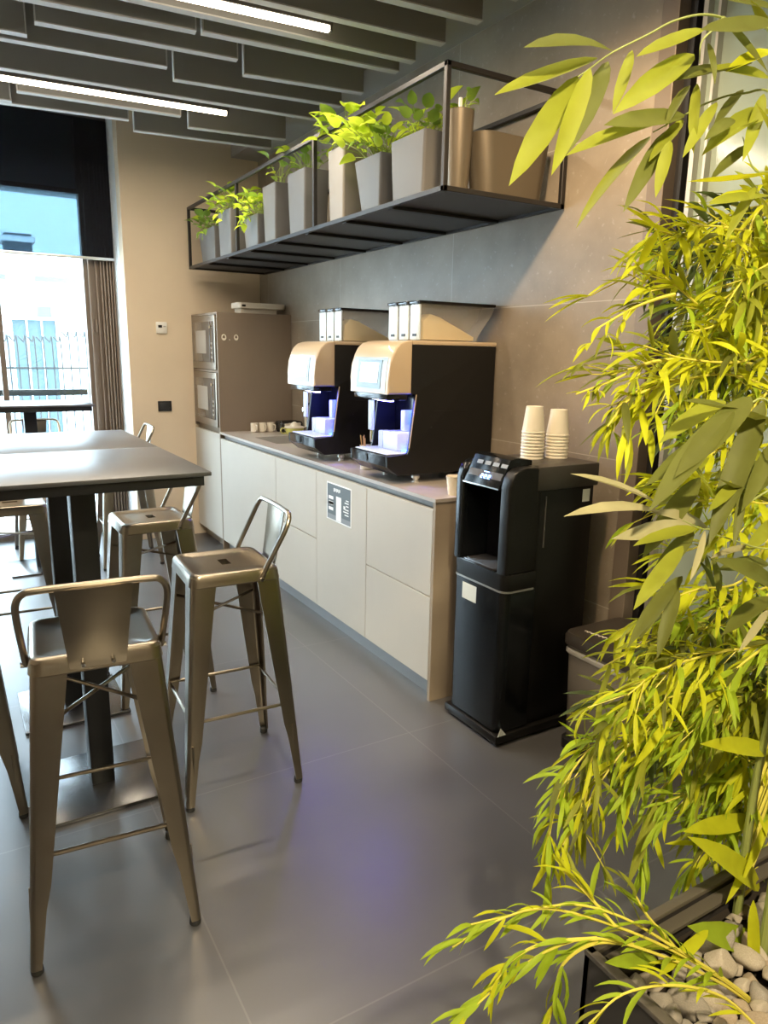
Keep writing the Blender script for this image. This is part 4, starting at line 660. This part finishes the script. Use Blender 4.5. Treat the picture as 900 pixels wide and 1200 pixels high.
# centre (x,y), half sizes bottom, half sizes top, height, material, label, leaf spec
def pot(x, y, hb, ht, h, m_, name, label, shape='sq', nleaf=0, spread=.1, rise=.08, lime=.7, trail=0, stick=False, ls=.075):
    t = thing(name, label, 'potted plant' if nleaf else 'plant pot', (x, y, SF), 0)
    r = .012
    if shape == 'round': ring = lambda a, z: [Vector((a[0]*math.cos(2*PI*i/28), a[1]*math.sin(2*PI*i/28), z)) for i in range(28)]
    else: ring = lambda a, z: [Vector((px_, py_, z)) for px_, py_ in rrect(a[0], a[1], r if shape == 'sq' else min(a)*.9, 5)]
    L = lambda u: (hb[0]+(ht[0]-hb[0])*u, hb[1]+(ht[1]-hb[1])*u)
    i = .006
    MB().loft([ring((hb[0]-.004, hb[1]-.004), 0), ring(L(.02), .004), ring(L(1), h-.002), ring((ht[0]-.002, ht[1]-.002), h), ring((ht[0]-i, ht[1]-i), h-.001), ring((ht[0]-i, ht[1]-i), h-.03)], cap1=False).build('planter_pot', m_, t)
    MB().loft([ring((ht[0]-i-.003, ht[1]-i-.003), h-.03), ring((ht[0]-i-.001, ht[1]-i-.001), h-.022)]).build('soil', soil, t, smooth=False)
    if nleaf:
        fo = MB(); stm_ = MB()
        for k in range(int(nleaf*1.6)):
            a = PR.uniform(0, 2*PI); q = PR.random()**.5
            b0 = Vector((ht[0]*.5*PR.uniform(-1, 1), ht[1]*.5*PR.uniform(-1, 1), h-.02))
            e = Vector((b0.x+math.cos(a)*spread*q, b0.y+math.sin(a)*spread*q, h+rise*PR.uniform(.2, 1)))
            stm_.tube([b0, (b0+e)/2+Vector((0, 0, .02)), e], .0018, 4)
            Lf = ls*PR.uniform(.7, 1.2); dr = Vector((math.cos(a)+PR.uniform(-.5, .5), math.sin(a)+PR.uniform(-.5, .5), PR.uniform(-.5, .7))).normalized()
            add_leaf(fo, e, e+dr*Lf, .62, 0 if PR.random() < lime else 1, .1, heart=True)
        for k in range(trail):
            a = PR.uniform(PI*.75, PI*1.4); p0 = Vector((-ht[0]*.6, PR.uniform(-1, 1)*ht[1]*.5, h)); p1 = p0+Vector((-.07, -.05, .0)); p2 = p1+Vector((-.04, -.06+PR.uniform(-.03, .03), -.05-PR.random()*.05))
            path = smooth_path([p0, p1, p2], 4); stm_.tube(path, .0018, 4)
            for p in path[2::2]: add_leaf(fo, p, p+Vector((PR.uniform(-.05, .01), PR.uniform(-.05, .03), PR.uniform(-.05, .02))), .6, 0 if PR.random() < lime else 1, .1, heart=True)
        stm_.build('stem', mat('stem_green', (.30, .38, .10), .6), t); fo.build('foliage', [leafL, leafD], t, ang=60)
    if stick: MB().box(-.006, .006, -.006, .006, h-.03, h+.05, .001, 1).build('water_gauge', mat('gauge_white', (.75, .75, .7), .4), t)
    return t
yx = SX+.035
pot(1.875, 5.62, (.085, .15), (.10, .19), .245, potg, 'potted_pothos', 'wide grey pot with drooping dark pothos at the far end of the shelf', nleaf=26, spread=.16, rise=.08, lime=.2, trail=3)
pot(1.83, 5.13, (.075, .12), (.08, .13), .30, potg, 'potted_pothos', 'grey square pot with lime pothos, second from the far shelf end', nleaf=34, spread=.16, rise=.14, lime=.9, trail=3)
pot(1.835, 4.67, (.06, .11), (.07, .13), .20, potg, 'potted_pothos', 'short grey pot with bright lime trailing pothos', nleaf=34, spread=.17, rise=.13, lime=.95, trail=5)
pot(1.845, 4.36, (.07, .085), (.075, .105), .335, potg, 'potted_pothos', 'tall grey pot with a few thin curling pothos stems', nleaf=9, spread=.10, rise=.16, lime=.2)
pot(1.845, 3.96, (.07, .10), (.075, .12), .335, potg, 'potted_pothos', 'tall grey pot with sparse green leaves left of the middle post', nleaf=14, spread=.11, rise=.13, lime=.25)
pot(1.83, 3.46, (.062, .075), (.068, .088), .345, potlit, 'potted_pothos', 'tall grey pot coloured as if warmly lit, with upright lime leaves right of the middle post', nleaf=40, spread=.14, rise=.16, lime=.9, ls=.09)
pot(1.845, 3.125, (.07, .085), (.09, .125), .235, potg, 'potted_pothos', 'short tapered grey pot with dense lime foliage spilling over', nleaf=44, spread=.17, rise=.13, lime=.85, ls=.085)
pot(1.865, 2.80, (.095, .12), (.10, .135), .255, potg, 'potted_pothos', 'grey tapered pot with small round green leaves near the shelf corner', nleaf=26, spread=.13, rise=.14, lime=.35)
pot(1.862, 2.56, (.042, .042), (.058, .058), .305, potb, 'plant_pot', 'slim round bronze pot with a white gauge at the near shelf end', 'round', nleaf=3, spread=.04, rise=.08, lime=.2, stick=True, ls=.04)
pot(2.135, 2.585, (.165, .07), (.20, .078), .245, potb, 'plant_pot', 'wide oval bronze planter at the near end of the shelf', 'oval', nleaf=0)

# =====================================================================
# TABLES
# =====================================================================
TZ = 1.19
tt_m = mat('table_top', (.075, .078, .085), .36, noise=.04, nscale=4, spec=.6, ior=1.8)
tl_m = mat('table_leg', (.02, .021, .022), .5)
def table(cx, cy, hx, hy, label, rz=0):
    t = thing('bar_table', label, 'bar table', (cx, cy, 0), rz, 'bar-height tables')
    MB().box(-hx, hx, -hy, hy, TZ-.014, TZ, .003).build('tabletop', tt_m, t)
    MB().box(-hx+.02, hx-.02, -hy+.015, hy-.015, TZ-.046, TZ-.014, .002).build('apron', tl_m, t)
    MB().box(-.04, .04, -.04, .04, .012, TZ-.046, .004).build('post', tl_m, t)
    MB().box(-.215, .205, -.215, .205, 0, .014, .003).build('base_plate', mat('base_plate', (.035, .036, .038), .26, ior=2.3), t)
    return t
table(.352, 2.585, .348, .345, 'nearest square dark bar table, behind the low-backed stool')
table(.352, 3.278, .348, .343, 'second square dark bar table, pushed against the nearest one')
table(.47, 5.62, .395, .27, 'far dark bar table standing in front of the window')

# =====================================================================
# BAR STOOLS
# =====================================================================
stm2 = mat('raw_steel', (.30, .258, .20), .28, metal=1, noise=.10, nscale=5, bump=.02, bscale=20)
rub = mat('rubber_tip', (.03, .03, .03), .6)
SH = .832
def make_stool():
    t = empty('bar_stool', (0, 0, 0))
    # seat: pressed square with skirt, rim, dished centre and hand slot
    def R(h, r, z): return [Vector((x, y, z)) for x, y in rrect(h, h, r, 5)]
    s = MB()
    N = 24
    slot = []
    base = rrect(.155, .155, .03, 5)
    for x, y in base:
        a = math.atan2(y, x); slot.append((max(-.034, min(.034, .07*math.cos(a))), max(-.017, min(.017, .04*math.sin(a)))))
    inner = [Vector((x, y, SH-.006)) for x, y in slot]
    inner2 = [Vector((x, y, SH-.030)) for x, y in slot]
    s.loft([R(.158, .034, SH-.046), R(.161, .034, SH-.042), R(.158, .032, SH-.028), R(.157, .032, SH-.015), R(.152, .030, SH-.004), R(.145, .028, SH), R(.135, .025, SH-.001), R(.127, .022, SH-.006), R(.08, .016, SH-.006), inner, inner2], cap0=False, cap1=False)
    s.build('seat', stm2, t)
    top, bot = .146, .216
    zt, zb = SH-.012, .018
    for sx in (-1, 1):
        for sy in (-1, 1):
            # channel section: rounded outer corner with two tapering flanges
            rings = []
            for u in (0, .04, .2, .4, .6, .72, .80, .86, 1):
                z = zt+(zb-zt)*u
                c = top+(bot-top)*u+.008*(1-u)
                wdt = .086*(1-u)+.034*u - (.006 if u > .75 else 0)
                r = .018*(1-u)+.012*u; th = .003+.002*u
                outp = [(c-wdt, c)]+[(c-r+r*math.cos(a), c-r+r*math.sin(a)) for a in (math.radians(90-18*k) for k in range(6))]+[(c, c-wdt)]
                lip = .007
                outp = [(c-wdt, c-lip)]+outp+[(c-lip, c-wdt)]
                inn = [(x-th if x > c-.5*r else x, y-th if y > c-.5*r else y) for x, y in outp]
                inn = [(c-wdt+th*.3, c-lip)]+[(c-wdt+th*.3, c-th)]+[(c-r-th*.3+(r-th)*math.cos(a), c-r-th*.3+(r-th)*math.sin(a)) for a in (math.radians(90-18*k) for k in range(6))]+[(c-th, c-wdt+th*.3), (c-lip, c-wdt+th*.3)]
                rings.append([Vector((sx*x, sy*y, z)) for x, y in outp+inn[::-1]])
            lg = MB().loft(rings).build('leg', stm2, t)
            f = bot-.016
            MB().lathe([(.014, 0), (.016, .003), (.015, .020), (.010, .026)], sx*f, sy*f, 12).build('foot_cap', rub, lg)
            # pressed slot with rivet low on the leg
            q = MB(); zc = .17; cc = top+(bot-top)*((zt-zc)/(zt-zb))
            q.tube([(sx*(cc+.001), sy*(cc-.02), .12), (sx*(cc-.004), sy*(cc-.02), .24)], .004, 6)
            q.lathe([(.005, 0), (.004, .003)], 0, 0, 10)
            bmesh.ops.delete(q.bm, geom=[v for v in q.bm.verts if abs(v.co.x) < .02 and abs(v.co.y) < .02], context='VERTS')
            q.build('leg_ridge', stm2, lg)
    # footrest rods, flattened at the ends
    zr = .315; c = top+(bot-top)*((zt-zr)/(zt-zb))-.012
    for a, b in (((-c, -c), (c, -c)), ((c, -c), (c, c)), ((c, c), (-c, c)), ((-c, c), (-c, -c))):
        A = Vector((*a, zr)); B = Vector((*b, zr)); d = (B-A).normalized()
        MB().tube([A, A+d*.03, A+d*.05, B-d*.05, B-d*.03, B], [.004, .004, .0065, .0065, .004, .004], 8).build('footrest', stm2, t)
    # crossed brace under the seat
    zx = .665; c = top+(bot-top)*((zt-zx)/(zt-zb))-.012
    for k, (a, b) in enumerate((((-c, -c), (c, c)), ((c, -c), (-c, c)))):
        MB().tube([(*a, zx-.02+k*.008), (*b, zx+.01+k*.008)], .0055, 8).build('brace', stm2, t)
    # low back: loop of tube bolted to the seat sides, and a tapering sheet panel
    pth = [(-.163, -.085, SH-.035), (-.167, -.112, SH+.02), (-.172, -.160, SH+.11), (-.170, -.182, SH+.155), (-.155, -.192, SH+.180), (-.125, -.195, SH+.187), (0, -.198, SH+.189), (.125, -.195, SH+.187), (.155, -.192, SH+.180), (.170, -.182, SH+.155), (.172, -.160, SH+.11), (.167, -.112, SH+.02), (.163, -.085, SH-.035)]
    MB().tube(smooth_path(pth, 5), .0088, 10).build('back_loop', stm2, t)
    rg = []
    for u in (0, .06, .12, .5, .9, 1):
        wv = .066+.022*u; z = SH-.035+.218*u; yb = -.162-.006*min(1, u*6)-.034*u
        cu = .010*min(1, u*2)
        xs = [wv*k/4 for k in range(-4, 5)]
        f = [Vector((x, yb-cu*(1-(x/wv)**2), z)) for x in xs]; bk = [Vector((x, yb-cu*(1-(x/wv)**2)+.003, z)) for x in xs]
        rg.append(f+bk[::-1])
    MB().loft(rg).build('back_panel', stm2, t)
    for x in (-.035, .035):
        MB().tube([(x, -.158, SH-.022), (x, -.180, SH-.022)], [.006, .005], 10).build('bolt', chr_m, t)
    for sx in (-1, 1): MB().tube([(sx*.155, -.085, SH-.035), (sx*.176, -.085, SH-.035)], [.008, .007], 10).build('bolt', chr_m, t)
    return t
st0 = make_stool()
STOOLS = [
 (.270, 1.955, math.radians(-5), 'low-backed steel bar stool nearest the camera, its back towards us'),
 (.795, 2.435, math.radians(87), 'steel bar stool right of the nearest table, facing it, closest to the counter'),
 (.735, 3.290, math.radians(91), 'steel bar stool at the right side of the second table, behind the near one'),
 (1.06, 5.50, math.radians(88), 'steel bar stool at the right end of the far table by the beige wall'),
 (.205, 3.905, math.radians(178), 'steel bar stool on the far side of the second table, seat showing at left edge'),
 (-.118, 2.690, math.radians(-90), 'steel bar stool left of the nearest table, only a leg showing at the left edge'),
 (.548, 6.02, math.radians(180), 'steel bar stool between the far table and the window')]
for i, (x, y, rz, lb) in enumerate(STOOLS):
    o = st0 if i == 0 else copy_tree(st0)
    o.location = (x, y, 0); o.rotation_euler = (0, 0, rz); tag(o, lb, 'bar stool', 'steel bar stools')

# =====================================================================
# PLANTER WITH STONES AND BAMBOO
# =====================================================================
PX0, PX1, PY0, PY1, PZ = 1.0, 1.95, -.25, .84, .40
plm = mat('planter_rim', (.14, .122, .10), .4, metal=.3)
pl_ = world_thing('floor_planter', 'long dark metal planter box with stones at the lower right', 'planter', (1.5, .3, 0))
pd = mat('planter_side', (.045, .040, .038), .45)
th = .012
wpart(MB().box(PX0, PX0+th, PY0, PY1, 0, PZ-.012).box(PX1-th, PX1, PY0, PY1, 0, PZ-.012).box(PX0, PX1, PY0, PY0+th, 0, PZ-.012).box(PX0, PX1, PY1-th, PY1, 0, PZ-.012).box(PX0, PX1, PY0, PY1, 0, .02), 'box', pd, pl_, smooth=False)
wpart(MB().box(PX0-.003, PX0+.018, PY0, PY1, PZ-.012, PZ, .002).box(PX1-.018, PX1+.003, PY0, PY1, PZ-.012, PZ, .002).box(PX0, PX1, PY0, PY0+.018, PZ-.012, PZ, .002).box(PX0, PX1, PY1-.018, PY1+.003, PZ-.012, PZ, .002), 'rim', plm, pl_)
wpart(MB().box(PX0+.018, PX0+.04, PY0+.02, PY1-.02, PZ-.030, PZ-.022).box(PX0+.02, PX1-.02, PY1-.045, PY1-.018, PZ-.030, PZ-.022), 'inner_ledge', plm, pl_, smooth=False)
wpart(MB().box(PX0+th, PX1-th, PY0+th, PY1-th, .02, .30), 'soil', soil, pl_, smooth=False)
sr = random.Random(21)
stn = [mat('stone_pale', (.42, .36, .28), .8, noise=.15, nscale=14, bump=.25, bscale=50), mat('stone_grey', (.30, .265, .22), .85, noise=.15, nscale=14, bump=.25, bscale=50), mat('stone_tan', (.38, .30, .21), .8, noise=.15, nscale=14, bump=.25, bscale=50)]
def stone_mesh(k):
    bm = bmesh.new(); bmesh.ops.create_icosphere(bm, subdivisions=3, radius=1)
    rr = random.Random(k); ph = [rr.uniform(0, 6) for _ in range(6)]
    cuts = [(Vector((rr.uniform(-1, 1), rr.uniform(-1, 1), rr.uniform(-1, 1))).normalized(), rr.uniform(.50, .78)) for _ in range(9)]
    for v in bm.verts:
        p = v.co.copy(); d = 1+.07*math.sin(2.3*p.x+ph[0])+.07*math.sin(2.9*p.y+ph[1])+.05*math.sin(3.7*p.z+ph[2])
        p *= d
        for n, h in cuts:
            q = p.dot(n)
            if q > h: p -= n*(q-h)*.92
        v.co = p
    me = bpy.data.meshes.new('stone'); bm.to_mesh(me); bm.free(); me.polygons.foreach_set('use_smooth', [True]*len(me.polygons))
    me.materials.append(stn[k % 3]); return me
SM = [stone_mesh(k) for k in range(9)]
placed = []
def stone(x, y, z, sx, sy, sz, rz, k, label=None):
    o = bpy.data.objects.new('river_stone', SM[k % 9]); C.objects.link(o); o.location = (x, y, z); o.scale = (sx, sy, sz); o.rotation_euler = (sr.uniform(-.3, .3), sr.uniform(-.3, .3), rz)
    placed.append((x, y, max(sx, sy)))
    tag(o, label or 'rounded grey beige river stone among the stones in the planter', 'stone', None if label else 'river stones in the planter')
stone(1.455, .735, .352, .060, .034, .030, .35, 0, 'largest pale oblong stone in the planter, near the back rim')
stone(1.26, .715, .345, .030, .040, .034, 1.2, 3, 'upright pale stone in the planter near the back left corner')
n = 0
for tries in range(20000):
    x = sr.uniform(PX0+.045, 1.74); y = sr.uniform(.40, PY1-.055); r = sr.choice([.020, .026, .032, .038, .046, .052])
    if all((x-a)**2+(y-b)**2 > (.60*(r+c))**2 for a, b, c in placed):
        stone(x, y, .300+r*.55+sr.uniform(0, .018), r*1.15, r*.8, r*.68, sr.uniform(0, 3.1), n); n += 1
    if n >= 240: break
# ---- bamboo ----
LM = [leaf_mat('leaf_yellow_green', (.55, .57, .02), (.64, .62, .02)), leaf_mat('leaf_olive_lime', (.28, .30, .03), (.36, .37, .03)), leaf_mat('leaf_olive', (.14, .15, .03), (.19, .20, .03)),
      leaf_mat('leaf_dark', (.09, .12, .04), (.14, .18, .04)), leaf_mat('leaf_straw', (.42, .38, .20), (.35, .32, .15)), leaf_mat('leaf_green', (.36, .48, .03), (.44, .54, .03))]
stemy = mat('bamboo_stem', (.66, .58, .08), .5); culmm = mat('bamboo_culm', (.30, .34, .10), .45, noise=.1)
BR = random.Random(77)
PL_LABEL = {'A': 'tall bamboo with long broad olive leaves arching out at the top right', 'B': 'bushy yellow-green bamboo filling the right side at mid height', 'C': 'dense fine-leaved yellow-green plant drooping above the planter', 'D': 'low willowy yellow-green plant spilling left over the planter rim'}
CT = {'A': 2.45, 'B': 2.05, 'C': 1.25, 'D': .55}
for key in 'ABCD':
    cx, cy = CULMS[key]
    t = world_thing('bamboo_plant', PL_LABEL[key], 'plant', (cx, cy, .30))
    cp = smooth_path([(cx, cy, .28), (cx+.02, cy+.01, .28+(CT[key]-.28)*.4), (cx+.05, cy, .28+(CT[key]-.28)*.75), (cx+.03, cy-.02, CT[key])], 6)
    wpart(MB().tube(cp, [.011*(1-.6*i/len(cp)) for i in range(len(cp))], 10), 'stem', culmm, t)
    fo = MB()
    for (pts, ll, nl, kind, spread, droop, wr) in BRANCHES[key]:
        # start each branch on the culm
        p0 = Vector(pts[0])
        if abs(p0.x-cx) < 1e-3 and abs(p0.y-cy) < 1e-3:
            q = min(cp, key=lambda v: abs(v.z-p0.z)); pts = [tuple(q)]+[tuple(p) for p in pts[1:]]
        path = smooth_path(pts, 5); N_ = len(path)
        wpart(MB().tube(path, [(.0040 if key != 'A' else .0026)*(1-.65*i/N_) for i in range(N_)], 6), 'branch', stemy if key != 'A' else culmm, t)
        start = int(N_*.30)
        for j in range(nl):
            u = start+(N_-1-start)*(j+BR.random()*.6)/nl; i = min(N_-2, int(u)); f = u-i
            p = path[i].lerp(path[i+1], min(1, f)); tg = (path[i+1]-path[i]).normalized()
            side = tg.cross(Vector((0, 0, 1)));
            if side.length < .05: side = Vector((1, 0, 0))
            side.normalize(); a = BR.uniform(0, 2*PI); perp = (side*math.cos(a)+side.cross(tg)*math.sin(a))
            d = (tg+perp*spread*BR.uniform(.5, 1.3)+Vector((0, 0, -droop*BR.uniform(.3, 1.6)))).normalized()
            if BR.random() < .45 and key in 'BC':   # short twig with a fan of leaves
                tl = ll*BR.uniform(.5, 1.1); e = p+d*tl; fo.tube([p, e], .0012, 4, mi=6)
                for _ in range(3):
                    d2 = (d+Vector((BR.uniform(-.7, .7), BR.uniform(-.7, .7), BR.uniform(-.9, .35)))).normalized()
                    k2 = kind if BR.random() < .7 else BR.choice([0, 1, 5, 2])
                    add_leaf(fo, e, e+d2*ll*BR.uniform(.75, 1.3), wr*BR.uniform(.85, 1.2), k2, BR.uniform(.02, .14), rnd=BR)
            k2 = kind if BR.random() < .7 else BR.choice([0, 1, 5, 2 if key != 'D' else 5])
            add_leaf(fo, p, p+d*ll*BR.uniform(.75, 1.35), wr*BR.uniform(.85, 1.2), k2, BR.uniform(.02, .14), rnd=BR)
    for li, (b, tip, kind, wr) in enumerate(LEAVES[key]):
        if key == 'A' and kind == 0 and li % 3: kind = 1
        elif key == 'A' and kind == 1 and li % 4 == 0: kind = 2
        add_leaf(fo, b, tip, wr*(.76 if kind != 4 else .60), kind, BR.uniform(-.02, .05), up=(-.45+BR.uniform(-.5, .5), -.55+BR.uniform(-.5, .5), .75), rnd=BR)
    wpart(fo, 'foliage', LM+[stemy], t, ang=60)
for o in bpy.data.objects:
    if '_w' in o: del o['_w']
